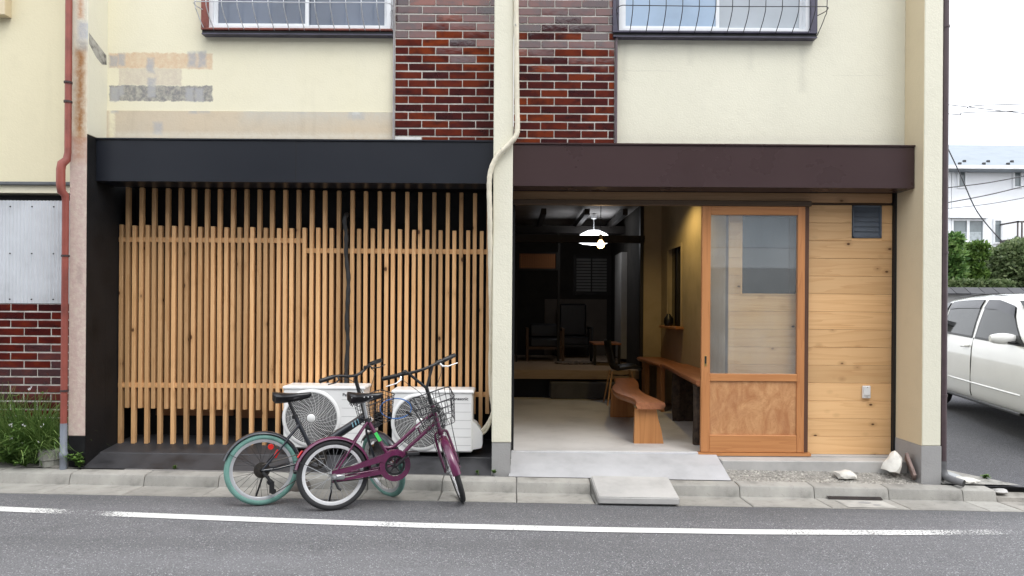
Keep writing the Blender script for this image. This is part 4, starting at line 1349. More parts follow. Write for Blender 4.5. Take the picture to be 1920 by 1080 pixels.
M_BLADE = leafmat('grass_blades', (.05, .10, .022), (.11, .20, .045), (.24, .34, .10), trans=.25)
M_LEAF = leafmat('weed_leaves', (.06, .12, .025), (.10, .19, .04), (.17, .27, .06))
M_TREE = leafmat('tree_leaves', (.05, .11, .03), (.10, .20, .05), (.20, .31, .09), trans=.3)
M_HEDGE = leafmat('hedge_leaves', (.06, .095, .035), (.12, .17, .07), (.24, .29, .14), trans=.3)
M_PINE = leafmat('pine_needles', (.045, .10, .02), (.10, .18, .035), (.17, .27, .06), trans=.3)
M_PETAL = pm('white_petals', (.80, .79, .80), .6, .05, 9)
M_TRUNK = pm('tree_bark', (.10, .075, .055), .9, .3, 12, .8, 30)


def blade(mb, base, d, L, w, droop, rg):
    n = 5
    side = Vector((-d.y, d.x, 0)).normalized() if abs(d.z) < .99 else Vector((1, 0, 0))
    pts = []
    p = Vector(base)
    dd = Vector(d).normalized()
    for i in range(n + 1):
        t = i / n
        ww = w * (1 - t ** 1.6) + .0008
        pts.append((p - side * ww, p + side * ww))
        p = p + dd * (L / n)
        dd = (dd + Vector((0, 0, -droop / n))).normalized()
    vs = [q for pr in pts for q in pr]
    mb.add(vs, [(2 * i, 2 * i + 1, 2 * i + 3, 2 * i + 2) for i in range(n)])
    return pts[-1][0]


def grass_clump(name, label, cx, cy, z, nb_, h, spread, flowers, seed):
    rg = random.Random(seed)
    t = thing(name, label, 'plant', (cx, cy, z), 'flowering grass clumps')
    mb, fl, st = MB(), MB(), MB()
    for i in range(nb_):
        a = rg.uniform(0, 2 * PI)
        tilt = rg.uniform(.1, 1.25)
        d = Vector((math.cos(a) * tilt, math.sin(a) * tilt * .5 - .12, 1))
        b0 = (cx + rg.gauss(0, spread), min(cy + rg.gauss(0, .05), 5.93), z)
        if b0[0] + d.x * .3 > -3.80:
            d.x = -abs(d.x) * .6
        blade(mb, b0, d, rg.uniform(.55, 1.15) * h, rg.uniform(.003, .0065), rg.uniform(.7, 2.1), rg)
    for i in range(flowers):
        a = rg.uniform(0, 2 * PI)
        d = Vector((math.cos(a) * .8, math.sin(a) * .35 - .35, 1)).normalized()
        L = rg.uniform(.3, 1.05) * h
        b0 = Vector((cx + rg.gauss(0, spread), cy - .03, z))
        e = b0 + d * L
        e.y = min(e.y, 5.95)
        st.tube([b0, (b0 + e) / 2 + Vector((0, 0, .03)), e], .0016, 4)
        for q in range(rg.randint(2, 5)):
            o_ = e + Vector((rg.gauss(0, .014), rg.gauss(0, .01), rg.gauss(0, .012)))
            for k in range(5):
                aa = 2 * PI * k / 5 + rg.random()
                u = Vector((math.cos(aa), -.4, math.sin(aa))) * .0075
                fl.add([o_, o_ + u * .8 + Vector((0, -.001, .003)), o_ + u * 1.3, o_ + u * .8 + Vector((.003, -.001, -.003))], [(0, 1, 2, 3)])
    mb.build('blades', M_BLADE, t)
    if flowers:
        tag(fl.build('flowers', M_PETAL, t), kind='stuff')
        st.build('stalks', M_BLADE, t)
    return t


for i, (x, hgt, fl_, sp, lab) in enumerate(((-4.62, .62, 5, .14, 'tall flowering grass clump cut by the left edge of the picture'), (-4.28, .62, 10, .13, 'thick grass clump with most white flowers below the red tiles'), (-4.02, .56, 7, .10, 'arching grass clump with white flowers nearest the concrete block'), (-3.89, .34, 3, .05, 'narrow grass clump behind the concrete block by the red-brown downpipe'))):
    grass_clump('grass_clump', lab, x, 5.86, .125 + gz(x), 720 if i < 3 else 380, hgt, sp, fl_, 40 + i)


def sprig(name, label, base, h, n, seed, mat_, leaf=.02, lean=(0, 0), cat='weed'):
    rg = random.Random(seed)
    t = thing(name, label, cat, base)
    st, lf = MB(), MB()
    for k in range(n):
        d = Vector((rg.uniform(-.7, .7) + lean[0], rg.uniform(-.7, .2) + lean[1], rg.uniform(.5, 1.2))).normalized()
        L = h * rg.uniform(.5, 1.1)
        b0 = Vector(base)
        pts = [b0, b0 + d * L * .5 + Vector((0, 0, .01)), b0 + d * L + Vector((0, 0, -.02 * rg.random()))]
        pts = smooth_path(pts, 4)
        st.tube(pts, .0018, 4)
        for p in pts[2:]:
            for q in range(3):
                a = rg.uniform(0, 2 * PI)
                u = Vector((math.cos(a), math.sin(a), rg.uniform(-.2, .7))).normalized()
                w = u.cross(Vector((0, 0, 1))).normalized() * leaf * .32
                lf.add([p, p + u * leaf * .5 + w, p + u * leaf, p + u * leaf * .5 - w], [(0, 1, 2, 3)])
    st.build('stems', M_LEAF, t)
    lf.build('leaves', mat_, t)
    return t


sprig('weed', 'small leafy weed at the foot of the left black pillar base', (-3.60, 5.70, .155), .16, 11, 3, M_LEAF, .032)
sprig('tall_weed', 'bright leafy shoots rising above the grass against the red tiles', (-4.22, 5.88, .14), .70, 5, 9, M_LEAF, .034, (.35, -.1))
sprig('broadleaf_weed', 'leafy broad-leaved weed in front of the flowering grass left of the concrete block', (-4.15, 5.76, .14), .30, 18, 51, M_LEAF, .045, (-.1, -.2))
sprig('creeping_weed', 'low creeping weed hanging over the kerb at the left edge', (-4.05, 5.70, .16), .13, 12, 11, M_LEAF, .024, (0, -.4))
sprig('tuft', 'tiny weed tuft on the kerb before the middle pillar', (-.14, 5.70, .13), .03, 8, 5, M_LEAF, .016)
sprig('moss', 'tiny green tuft on the kerb in front of the dark recess floor', (-.28, 5.70, .13), .025, 7, 15, M_LEAF, .012)
sprig('edge_weed', 'thin weeds in the crack between the lot and the broken paving', (4.06, 5.86, .07), .05, 14, 19, M_LEAF, .018, (.3, 0))
sprig('kerb_sprout', 'tiny sprout on the kerb before the left lattice screen', (-2.80, 5.695, .155), .025, 6, 31, M_LEAF, .014)

cb = thing('concrete_block', 'weathered octagonal concrete block beside the red-brown downpipe', 'block', (-3.88, 5.76, .15))
MB().lathe([(0, 0), (.085, 0), (.085, .055), (.095, .06), (.095, .135), (.085, .145), (0, .145)], 8, (-3.885, 5.77, .155)).build('block', pm('mossy_concrete', (.30, .30, .265), .9, .25, 9, .6, 60, spots=.5), cb)

# ================================================================== BICYCLES
M_TEAL = pm('teal_tyre_rubber', (.14, .29, .25), .7, .18, 9, .2, 120, spots=.3)
M_TYRE = pm('black_tyre_rubber', (.026, .026, .028), .75, .15, 10, .3, 120)
M_RIM = pm('polished_rim', (.80, .80, .81), .3, .05, 6, metal=.35)
M_RIMD = pm('grey_rim', (.55, .56, .58), .35, .08, 6, metal=.5)
M_SPOKE = pm('spoke_wire', (.40, .41, .42), .35, .05, 6, metal=.9)
M_SPOKED = pm('dark_spoke_wire', (.06, .06, .065), .4, .05, 6, metal=.6)
M_NAVY = pm('navy_black_frame', (.014, .017, .025), .28, .12, 6, coat=.6)
M_PURPLE = pm('plum_frame_enamel', (.105, .015, .058), .27, .16, 9, coat=.6, spots=.35)
M_GEAR = pm('oily_steel', (.07, .062, .055), .45, .3, 12, metal=.7)
M_RED = pm('red_reflector', (.55, .02, .015), .15, .05, 9)
M_CYAN = pm('pale_blue_print', (.35, .66, .76), .4, 0, 9)
M_GREEN = pm('green_sticker', (.06, .62, .12), .45, .06, 30)
M_BLUE = pm('blue_cable', (.06, .20, .55), .35, .1, 8)
V = Vector


def wheel(parent, M, R, tm, rm, sm, n=28, tw=.0225):
    rim = MB().lathe([(R - .061, -.010), (R - .056, -.0125), (R - .038, -.0135), (R - .038, .0135), (R - .056, .0125), (R - .061, .010)], 56, axis=1, closed=True).tf(M).build('wheel', rm, parent, 40, local=True)
    ty = MB()
    prof = [(R - tw + tw * math.cos(2 * PI * k / 12), tw * .92 * math.sin(2 * PI * k / 12)) for k in range(12)]
    ty.lathe(prof, 64, axis=1, closed=True)
    ty.tf(M).build('tyre', tm, rim, True, local=True)
    hb = MB().lathe([(0, -.052), (.007, -.052), (.007, -.036), (.024, -.034), (.024, -.028), (.013, -.024), (.013, .024), (.024, .028), (.024, .034), (.007, .036), (.007, .052), (0, .052)], 16, axis=1)
    hb.tf(M).build('hub', M_RIMD if sm is M_SPOKE else M_GEAR, rim, 40, local=True)
    sp = MB()
    for k in range(n):
        a = 2 * PI * k / n
        s = 1 if k % 2 else -1
        a2 = a + (0.9 if (k // 2) % 2 else -0.9)
        sp.tube([(.023 * math.cos(a2), s * .031, .023 * math.sin(a2)), ((R - .058) * math.cos(a), s * .004, (R - .058) * math.sin(a))], .0014, 4, False)
    sp.tf(M).build('spokes', sm, rim, local=True)
    return rim


def fender(R, a0, a1, w=.027, th=.0035):
    prof = [(R + .004, -w), (R + .015, -w * .72), (R + .021, 0), (R + .015, w * .72), (R + .004, w), (R + .004 - th, w * .9), (R + .015 - th, w * .66), (R + .021 - th, 0), (R + .015 - th, -w * .66), (R + .004 - th, -w * .9)]
    return MB().lathe(prof, 30, axis=1, a0=a0, a1=a1, closed=True)


def saddle(x0, x1, z, w0=.085, w1=.022, th=.05):
    """from the broad rear x0 to the nose x1"""
    mb = MB()
    rr = []
    N_ = 12
    for i in range(N_ + 1):
        t = i / N_
        hw = (w0 * (math.sin(min(1, (t + .12) / .30) * PI / 2)) if t < .2 else w0 + (w1 - w0) * min(1, (t - .2) / .42) ** .8)
        if i == 0:
            hw *= .55
        if i == N_:
            hw *= .55
        zt = z - .010 * math.sin(PI * t) + .010 * (1 - t)
        h = th * (1.25 - .65 * t) * (.7 if i in (0, N_) else 1)
        x = x0 + (x1 - x0) * t
        rr.append([V((x, hw * math.cos(a) * (1 if math.sin(a) > -.2 else .82), zt - h * .35 + (h * .42 if math.sin(a) > 0 else h * .75) * math.sin(a))) for a in [2 * PI * k / 14 for k in range(14)]])
    return mb.rings(rr)


def basket(xa, xb, hw0, hw1, z0, z1, r=.0022, nx=7, nz=5):
    """wire basket, narrower at the bottom; xa is the side towards the rider"""
    mb = MB()

    def ring(t):
        hw = hw0 + (hw1 - hw0) * t
        x1 = xb - .035 * (1 - t)
        z = z0 + (z1 - z0) * t
        c = []
        for (cx, cy, a0) in ((x1 - .03, hw - .03, 0), (xa + .03, hw - .03, PI / 2), (xa + .03, -hw + .03, PI), (x1 - .03, -hw + .03, 1.5 * PI)):
            for k in range(4):
                a = a0 + k / 3 * PI / 2
                c.append(V((cx + .03 * math.cos(a), cy + .03 * math.sin(a), z)))
        return c
    for k in range(nz + 1):
        mb.tube(ring(k / nz), r * (1.8 if k == nz else 1), 5, loop=True)
    A_, B2 = ring(0), ring(1)

    def per(c, u):
        L = [0]
        for i in range(len(c)):
            L.append(L[-1] + (c[(i + 1) % len(c)] - c[i]).length)
        s = u * L[-1]
        for i in range(len(c)):
            if s <= L[i + 1] + 1e-9:
                return c[i].lerp(c[(i + 1) % len(c)], (s - L[i]) / max(1e-6, L[i + 1] - L[i]))
        return c[0]
    m_ = nx * 4
    for k in range(m_):
        mb.tube([per(A_, k / m_), per(B2, k / m_)], r, 5, False)
    for k in range(1, nx):
        y = -hw0 + 2 * hw0 * k / nx
        mb.tube([(xa, y, z0), (xb - .035, y, z0)], r, 5, False)
    return mb


def steer(p, tilt, ang):
    a = V((-math.sin(tilt), 0, math.cos(tilt)))
    return Matrix.Translation(p) @ Matrix.Rotation(ang, 4, a) @ Matrix.Translation(-V(p)), a


def front_centre(p, tilt, ang, R, rake, ground):
    Mx, a = steer(p, tilt, ang)
    Rm = Matrix.Rotation(ang, 3, a)
    f = V((math.cos(tilt), 0, math.sin(tilt)))
    nz_ = (Rm @ V((0, 1, 0))).z
    d = (p.z + (Rm @ f).z * rake - R * math.sqrt(1 - nz_ ** 2) - ground) / math.cos(tilt)
    return p - a * d + f * rake


# ---------------- teal-tyred bicycle
R1 = .261
B1 = V((-1.835, 5.03, .045))
bk = thing('bicycle', 'dark navy small-wheeled bicycle with teal tyres', 'bicycle', B1, 'parked bicycles', (RAD(-3), 0, RAD(21)))
wheel(bk, Matrix.Translation((0, 0, R1)), R1, M_TEAL, M_RIMD, M_SPOKED)
BBp = V((.385, 0, .315))
HT, HB = V((.735, 0, .715)), V((.783, 0, .545))
TI1 = math.atan2(HB.x - HT.x, HT.z - HB.z)
TI1 = RAD(16)
ST_T = V((.235, 0, .640))
fr = MB()
fr.tube([BBp, ST_T], .0165, 12)
fr.tube([V((.37, 0, .36)), V((.45, 0, .425)), V((.74, 0, .605)), V((.765, 0, .622))], [.026, .033, .031, .026], 14)
fr.tube([HB, HT], .0185, 14)
fr.lathe([(0, -.036), (.021, -.036), (.021, .036), (0, .036)], 14, BBp, 1)
for s in (-1, 1):
    fr.tube([V((.0, .055 * s, R1)), V((.10, .05 * s, R1 + .005)), V((.34, .025 * s, .305)), BBp], .0095, 10)
    fr.tube([V((.0, .056 * s, R1)), V((.12, .05 * s, .40)), V((.262, .018 * s, .575))], .0075, 10)
fr.build('frame', M_NAVY, bk, 40, local=True)
MB().tube([ST_T, V((.176, 0, .785))], .0125, 12).tube([V((.237, 0, .625)), V((.229, 0, .652))], .021, 12).build('seat_post', M_PLASTIC_BLACK, bk, 40, local=True)
sd_ = saddle(.070, .350, .815, .088, .024, .062).build('saddle', M_SADDLE, bk, True, local=True)
MB().tube([V((.12, .03, .775)), V((.18, .03, .765)), V((.28, .012, .785))], .004).tube([V((.12, -.03, .775)), V((.18, -.03, .765)), V((.28, -.012, .785))], .004).build('saddle_rails', M_SPOKED, sd_, local=True)
fender(R1, RAD(18), RAD(162)).tf(Matrix.Translation((0, 0, R1))).build('rear_fender', M_NAVY, bk, 50, local=True)
fs_ = MB()
for s in (-1, 1):
    fs_.tube([V((0, .055 * s, R1)), V(((R1 + .012) * math.cos(RAD(150)), .026 * s, R1 + (R1 + .012) * math.sin(RAD(150))))], .0022, 5)
fs_.build('fender_stay', M_SPOKED, bk, local=True)
# drivetrain on the right side (towards the street)
gm = MB()
for k in range(6):
    gm.lathe([(.016, -.034 - .004 * k), (.058 - .006 * k, -.034 - .004 * k), (.058 - .006 * k, -.036 - .004 * k), (.016, -.036 - .004 * k)], 24, (0, 0, R1), 1, closed=True)
gm.build('sprockets', M_GEAR, bk, 40, local=True)
dr_ = MB().tube([V((.005, -.066, R1 - .01)), V((.04, -.07, R1 - .05)), V((.06, -.068, R1 - .085))], .012, 8).lathe([(0, -.004), (.022, -.004), (.022, .004), (0, .004)], 14, (.055, -.064, R1 - .085), 1).lathe([(0, -.004), (.021, -.004), (.021, .004), (0, .004)], 14, (.078, -.064, R1 - .155), 1).box(.05, .085, -.071, -.069, R1 - .165, R1 - .08)
dr_.build('derailleur', M_PLASTIC_BLACK, bk, 40, local=True)
cr = MB().lathe([(.055, -.045), (.078, -.045), (.078, -.05), (.055, -.05)], 28, BBp, 1, closed=True).tube([BBp + V((0, -.06, 0)), BBp + V((-.13, -.066, -.07))], .010, 8).tube([BBp + V((0, .06, 0)), BBp + V((.13, .066, .07))], .010, 8).lathe([(0, -.062), (.016, -.062), (.016, .062), (0, .062)], 12, BBp, 1)
for k in range(5):
    a = 2 * PI * k / 5
    cr.tube([BBp + V((0, -.048, 0)), BBp + V((.06 * math.cos(a), -.048, .06 * math.sin(a)))], .006, 6)
cr.build('crankset', M_GEAR, bk, 40, local=True)
for e, s in ((V((-.13, -.066, -.07)), -1), (V((.13, .066, .07)), 1)):
    c0 = BBp + e
    MB().box(c0.x - .04, c0.x + .04, c0.y, c0.y + s * .085, c0.z - .011, c0.z + .011, .004).build('pedal', M_PLASTIC_BLACK, bk, local=True)
MB().tube([V((.078, -.066, R1 - .172)), BBp + V((-.01, -.047, -.074))], .0035, 5).tube([V((0, -.047, R1 + .04)), BBp + V((-.01, -.047, .074))], .0035, 5).build('chain', M_GEAR, bk, local=True)
MB().tube([V((.02, .06, R1 - .02)), V((-.05, .13, .004))], .007, 8).box(-.075, -.03, .115, .14, -.002, .008).build('kickstand', M_PLASTIC_BLACK, bk, local=True)
MB().lathe([(0, -.012), (.02, -.012), (.022, 0), (0, .0)], 16, (.06, -.050, .43), 1).build('reflector', M_RED, bk, local=True)
MB().box(-.013, .013, -.004, .004, -.03, .03, .003).tf(Matrix.Translation((.10, -.05, .375)) @ Matrix.Rotation(.5, 4, 'Y')).build('reflector', M_RED, bk, local=True)
for k in range(3):
    MB().box(-.0045, .0045, -.0015, .0015, -.018, .018).tf(Matrix.Translation((.655 + .022 * k, -.0325, .555 + .0135 * k)) @ Matrix.Rotation(RAD(-15), 4, 'Y')).build('stripe', M_CYAN, bk, local=True)
MB().tube(smooth_path([V((.74, -.022, .60)), V((.60, -.036, .50)), V((.45, -.036, .405)), V((.36, -.03, .33)), V((.12, -.062, R1 + .03)), V((.03, -.075, R1 - .03))], 5), .0024, 5).tube(smooth_path([V((.75, .02, .64)), V((.55, .034, .52)), V((.33, .03, .46)), V((.26, .012, .57))], 5), .0024, 5).build('cables', M_PLASTIC_BLACK, bk, local=True)
# front assembly
ANG1 = RAD(-66)
S1, ax1 = steer(HT, TI1, ANG1)
FC1 = front_centre(HT, TI1, ANG1, R1, .035, -.02)
wheel(bk, S1 @ Matrix.Translation(FC1), R1, M_TEAL, M_RIMD, M_SPOKED)
crown = HT - ax1 * .20
fk = MB().tube([HT + ax1 * .02, crown], .016, 12)
for s in (-1, 1):
    fk.tube(smooth_path([crown + V((0, .0, .0)), crown + V((.0, .035 * s, -.015)), crown.lerp(FC1, .5) + V((.002, .05 * s, 0)), FC1 + V((0, .052 * s, 0))], 4), .0095, 8)
fk.tf(S1).build('fork', M_NAVY, bk, 40, local=True)
fender(R1, RAD(40), RAD(150)).tf(S1 @ Matrix.Translation(FC1)).build('front_fender', M_NAVY, bk, 50, local=True)
stm = HT + ax1 * .235 + V((.03, 0, 0))
MB().tube(smooth_path([HT, HT + ax1 * .10, HT + ax1 * .19 + V((.005, 0, 0)), stm], 5), .0145, 12).tf(S1).build('stem', M_PLASTIC_BLACK, bk, 40, local=True)
barp = smooth_path([stm + V((-.055, -.285, .03)), stm + V((-.035, -.16, .035)), stm + V((-.005, -.07, .012)), stm, stm + V((-.005, .07, .012)), stm + V((-.035, .16, .035)), stm + V((-.055, .285, .03))], 5)
MB().tube(barp, .011, 10).tf(S1).build('handlebar', M_PLASTIC_BLACK, bk, 40, local=True)
for s in (-1, 1):
    e = stm + V((-.055, .285 * s, .03))
    i_ = stm + V((-.040, .175 * s, .035))
    gp = MB().tube([i_, i_.lerp(e, .1), e, e + (e - i_).normalized() * .006], [.0165, .0175, .0165, .012], 12).tf(S1).build('grip', M_PLASTIC_BLACK, bk, 40, local=True)
    j_ = stm + V((-.03, .145 * s, .032))
    MB().tube([j_, j_ + V((.03, .01 * s, -.02)), j_ + V((.055, .06 * s, -.025)), j_ + V((.05, .12 * s, -.02))], [.008, .007, .005, .004], 8).tf(S1).build('brake_lever', M_PLASTIC_BLACK, bk, 40, local=True)
MB().lathe([(0, .02), (.016, .014), (.02, 0), (0, 0)], 14, stm + V((-.01, .10, .028))).tf(S1).build('bell', M_PLASTIC_BLACK, bk, True, local=True)
cb1 = MB()
for s in (-1, 1):
    cb1.tube(smooth_path([stm + V((.0, .14 * s, .015)), stm + V((.10, .10 * s, .0)), stm + V((.11, .03 * s, -.13)), HT + V((.05, .02 * s, -.08)), crown + V((.04, .02 * s, -.03))], 6), .0026, 5)
cb1.tf(S1).build('cables', M_PLASTIC_BLACK, bk, local=True)
bs = basket(.80 - HT.x + HT.x, 1.00, .105, .135, .60, .80, .0022, 6, 6)
bs.tf(S1).build('basket', M_WIREDARK, bk, local=True)
MB().box(.79, .86, -.05, .05, .53, .57, .006).tf(S1).build('basket_bracket', M_PLASTIC_BLACK, bk, local=True)

# ---------------- plum bicycle
R2 = .256
B2_ = V((-1.287, 4.945, .036))
pk = thing('bicycle', 'plum purple low-step bicycle with black tyres and wire basket', 'bicycle', B2_, 'parked bicycles', (RAD(-2.5), 0, RAD(20)))
wheel(pk, Matrix.Translation((0, 0, R2)), R2, M_TYRE, M_RIM, M_SPOKE, 32)
BB2 = V((.440, 0, .300))
HT2, HB2 = V((.735, 0, .725)), V((.792, 0, .540))
TI2 = RAD(17.5)
SL = V((.245, 0, .640))
fr = MB()
fr.tube([BB2 + V((-.02, 0, .03)), SL], .0155, 12)
fr.tube(smooth_path([V((.748, 0, .665)), V((.60, 0, .560)), V((.475, 0, .455)), V((.42, 0, .425)), V((.355, 0, .430))], 5), .0145, 12)
fr.tube([V((.775, 0, .605)), V((.56, 0, .425)), BB2], .0155, 12)
fr.tube([HB2, HT2], .0185, 14)
fr.tube([V((.62, 0, .573)), V((.652, 0, .505))], .008, 8)
fr.lathe([(0, -.036), (.022, -.036), (.022, .036), (0, .036)], 14, BB2, 1)
for s in (-1, 1):
    fr.tube([V((0, .06 * s, R2)), V((.10, .055 * s, R2)), V((.36, .03 * s, .275)), BB2], .009, 10)
    fr.tube([V((0, .06 * s, R2)), V((.12, .048 * s, .44)), V((.245, .016 * s, .625))], .007, 10)
fr.build('frame', M_PURPLE, pk, 40, local=True)
MB().tube([SL, V((.212, 0, .80))], .0125, 12).build('seat_post', M_STEEL, pk, 40, local=True)
MB().tube([SL + V((.007, 0, -.02)), SL + V((-.006, 0, .012))], .021, 12).build('seat_clamp', M_PLASTIC_BLACK, pk, 40, local=True)
sd2 = saddle(.10, .358, .838, .09, .026, .062).build('saddle', M_SADDLE, pk, True, local=True)
for k in range(3):
    MB().lathe([(0, -.003), (.004, -.003), (.005, 0)], 8, (.215 + .03 * k, -.060 + .012 * k, .812), 1).build('rivet', M_RIM, sd2, local=True)
MB().lathe([(0, -.003), (.004, -.003), (.005, 0)], 8, (.125, -.074, .815), 1).build('rivet', M_RIM, sd2, local=True)
sp_m = MB()
for s in (-1, 1):
    sp_m.tube([V((.12 + .0025 * k, .045 * s + .011 * math.cos(k * .9), .752 + .011 * math.sin(k * .9) + .0006 * k)) for k in range(24)], .0022, 5)
    sp_m.tube([V((.12, .04 * s, .775)), V((.2, .03 * s, .765)), V((.30, .012 * s, .80))], .004)
sp_m.build('saddle_springs', M_SPOKED, sd2, local=True)
rf = fender(R2, RAD(-4), RAD(168), .031).tf(Matrix.Translation((0, 0, R2))).build('rear_fender', M_PURPLE, pk, 50, local=True)
MB().box(-.03, .03, -.018, .018, -.006, .006, .005).tf(Matrix.Translation(((R2 + .027) * math.cos(RAD(145)), 0, R2 + (R2 + .027) * math.sin(RAD(145)))) @ Matrix.Rotation(RAD(-55), 4, 'Y')).build('reflector', M_RED, rf, local=True)
st_ = MB()
for s in (-1, 1):
    st_.tube([V((0, .06 * s, R2)), V(((R2 + .01) * math.cos(RAD(155)), .031 * s, R2 + (R2 + .01) * math.sin(RAD(155))))], .0024, 5)
st_.build('fender_stay', M_SPOKED, pk, local=True)
# chain guard: a long tapering arm and a ring round the chainwheel
yo = -.062
cg = MB()
cg.lathe([(.076, yo - .006), (.114, yo - .004), (.118, yo + .02), (.112, yo + .022), (.108, yo + .004), (.076, yo)], 40, BB2, 1, closed=True)
arm = [V((-.015, 0, R2 + .036)), V((.10, 0, R2 + .055)), (BB2 + V((-.075, 0, .092))), BB2 + V((-.02, 0, .113)), BB2 + V((-.076, 0, .02)), BB2 + V((-.10, 0, .035)), V((.05, 0, R2 + .012)), V((-.015, 0, R2 + .012))]
cg.prism([(p.x, p.z) for p in arm], 1, yo - .008, yo + .018)
low = [V((-.01, 0, R2 - .03)), BB2 + V((-.10, 0, -.025)), BB2 + V((-.085, 0, -.055)), V((-.01, 0, R2 - .045))]
cg.prism([(p.x, p.z) for p in low], 1, yo - .004, yo + .012)
cg.build('chain_guard', M_PURPLE, pk, 40, local=True)
cr = MB().lathe([(0, -.075), (.017, -.075), (.017, .07), (0, .07)], 14, BB2, 1).tube([BB2 + V((0, -.08, 0)), BB2 + V((.115, -.085, .095))], .010, 8).tube([BB2 + V((0, .075, 0)), BB2 + V((-.115, .08, -.095))], .010, 8)
cr.lathe([(.058, -.05), (.074, -.05), (.074, -.054), (.058, -.054)], 28, BB2, 1, closed=True)
for k in range(5):
    a = 2 * PI * k / 5 + .3
    cr.tube([BB2 + V((0, -.052, 0)), BB2 + V((.062 * math.cos(a), -.052, .062 * math.sin(a)))], .006, 6)
cr.build('crankset', M_PLASTIC_BLACK, pk, 40, local=True)
for e, s in ((V((.115, -.085, .095)), -1), (V((-.115, .08, -.095)), 1)):
    c0 = BB2 + e
    MB().box(c0.x - .045, c0.x + .045, c0.y, c0.y + s * .085, c0.z - .012, c0.z + .012, .004).build('pedal', M_PLASTIC_BLACK, pk, local=True)
MB().tube([V((-.01, -.052, R2 - .045)), BB2 + V((-.02, -.052, -.07))], .004, 5).tube([V((-.01, -.052, R2 + .04)), BB2 + V((-.02, -.052, .07))], .004, 5).build('chain', M_GEAR, pk, local=True)
MB().lathe([(0, -.115), (.012, -.112), (.02, -.095), (.02, -.06), (0, -.06)], 12, (0, 0, R2), 1).box(-.02, .075, -.095, -.075, R2 - .022, R2 + .014, .008).build('gear_hub', M_STEEL, pk, 40, local=True)
MB().tube([V((.0, .055, R2 - .02)), V((-.005, .10, .11)), V((-.02, .15, .0))], .007, 8).tube([V((.0, -.062, R2 - .02)), V((.03, -.07, R2 - .085)), V((.05, -.075, R2 - .10))], .010, 8).build('kickstand', M_PLASTIC_BLACK, pk, 40, local=True)
MB().box(-.012, .012, -.0025, .0025, -.036, .036).tf(Matrix.Translation((.320, -.0165, .512)) @ Matrix.Rotation(RAD(-30), 4, 'Y')).build('sticker', M_GREEN, pk, local=True)
MB().box(-.05, .05, -.0015, .0015, -.005, .005).tf(Matrix.Translation((.645, -.0145, .592)) @ Matrix.Rotation(RAD(-37), 4, 'Y')).build('emblem', pm('pale_print', (.7, .66, .68), .5, 0, 9), pk, local=True)
MB().tube(smooth_path([V((.745, -.02, .64)), V((.62, -.019, .545)), V((.48, -.02, .435)), V((.30, -.03, .30)), V((.06, -.08, R2 + .0))], 5), .0024, 5).build('cables', M_PLASTIC_BLACK, pk, local=True)
# front assembly
ANG2 = RAD(-97)
S2, ax2 = steer(HT2, TI2, ANG2)
FC2 = front_centre(HT2, TI2, ANG2, R2, .038, -.013)
wheel(pk, S2 @ Matrix.Translation(FC2), R2, M_TYRE, M_RIM, M_SPOKE, 32)
crown = HT2 - ax2 * .215
fk = MB().tube([HT2 + ax2 * .01, crown], .016, 12)
fk.lathe([(0, -.02), (.022, -.02), (.022, .01), (0, .01)], 12, crown)
for s in (-1, 1):
    fk.tube(smooth_path([crown, crown + V((.0, .042 * s, -.004)), crown + V((.008, .052 * s, -.06)), crown.lerp(FC2, .6) + V((-.004, .056 * s, 0)), FC2 + V((0, .056 * s, 0))], 4), .0105, 10)
fk.tf(S2).build('fork', M_PURPLE, pk, 40, local=True)
ff = fender(R2, RAD(22), RAD(150), .032).tf(S2 @ Matrix.Translation(FC2)).build('front_fender', M_PURPLE, pk, 50, local=True)
st_ = MB()
for s in (-1, 1):
    for ang in (40, 60):
        st_.tube([FC2 + V((0, .058 * s, 0)), FC2 + V(((R2 + .01) * math.cos(RAD(ang)), .032 * s, (R2 + .01) * math.sin(RAD(ang))))], .0024, 5)
    st_.tube([FC2 + V((0, .062 * s, 0)), V((.90, .09 * s, .655))], .003, 5)
st_.tf(S2).build('fender_stay', M_SPOKED, pk, local=True)
post = HT2 + ax2 * .14
MB().tube([HT2, post], .0145, 12).tf(S2).build('stem', M_PLASTIC_BLACK, pk, 40, local=True)
bar_c = HT2 + ax2 * .285 + V((.0, 0, 0))
hb_ = MB().tube(smooth_path([bar_c + V((-.07, -.29, .0)), bar_c + V((-.03, -.15, 0)), bar_c, bar_c + V((-.03, .15, 0)), bar_c + V((-.07, .29, .0))], 6), .0115, 10)
for s in (-1, 1):
    hb_.tube([post, bar_c + V((-.012, .095 * s, 0))], .011, 10)
hb_.tf(S2).build('handlebar', M_PLASTIC_BLACK, pk, 40, local=True)
for s in (-1, 1):
    e = bar_c + V((-.07, .29 * s, 0))
    i_ = bar_c + V((-.042, .185 * s, 0))
    MB().tube([i_, i_.lerp(e, .1), e, e + (e - i_).normalized() * .006], [.0155, .0175, .0165, .012], 12).tf(S2).build('grip', M_PLASTIC_BLACK, pk, 40, local=True)
    j_ = bar_c + V((-.035, .155 * s, -.004))
    MB().tube([j_, j_ + V((.035, .01 * s, -.02)), j_ + V((.05, .05 * s, -.03)), j_ + V((.045, .13 * s, -.03))], [.010, .008, .005, .004], 8).tf(S2).build('brake_lever', M_RIM, pk, 40, local=True)
    MB().tube([bar_c + V((-.032, .135 * s, 0)), bar_c + V((-.04, .175 * s, 0))], .019, 12).tf(S2).build('clamp', M_PLASTIC_BLACK, pk, 40, local=True)
MB().lathe([(0, .024), (.018, .016), (.024, 0), (0, 0)], 16, bar_c + V((-.02, -.12, .012))).tf(S2).build('bell', M_PLASTIC_BLACK, pk, True, local=True)
cb2 = MB()
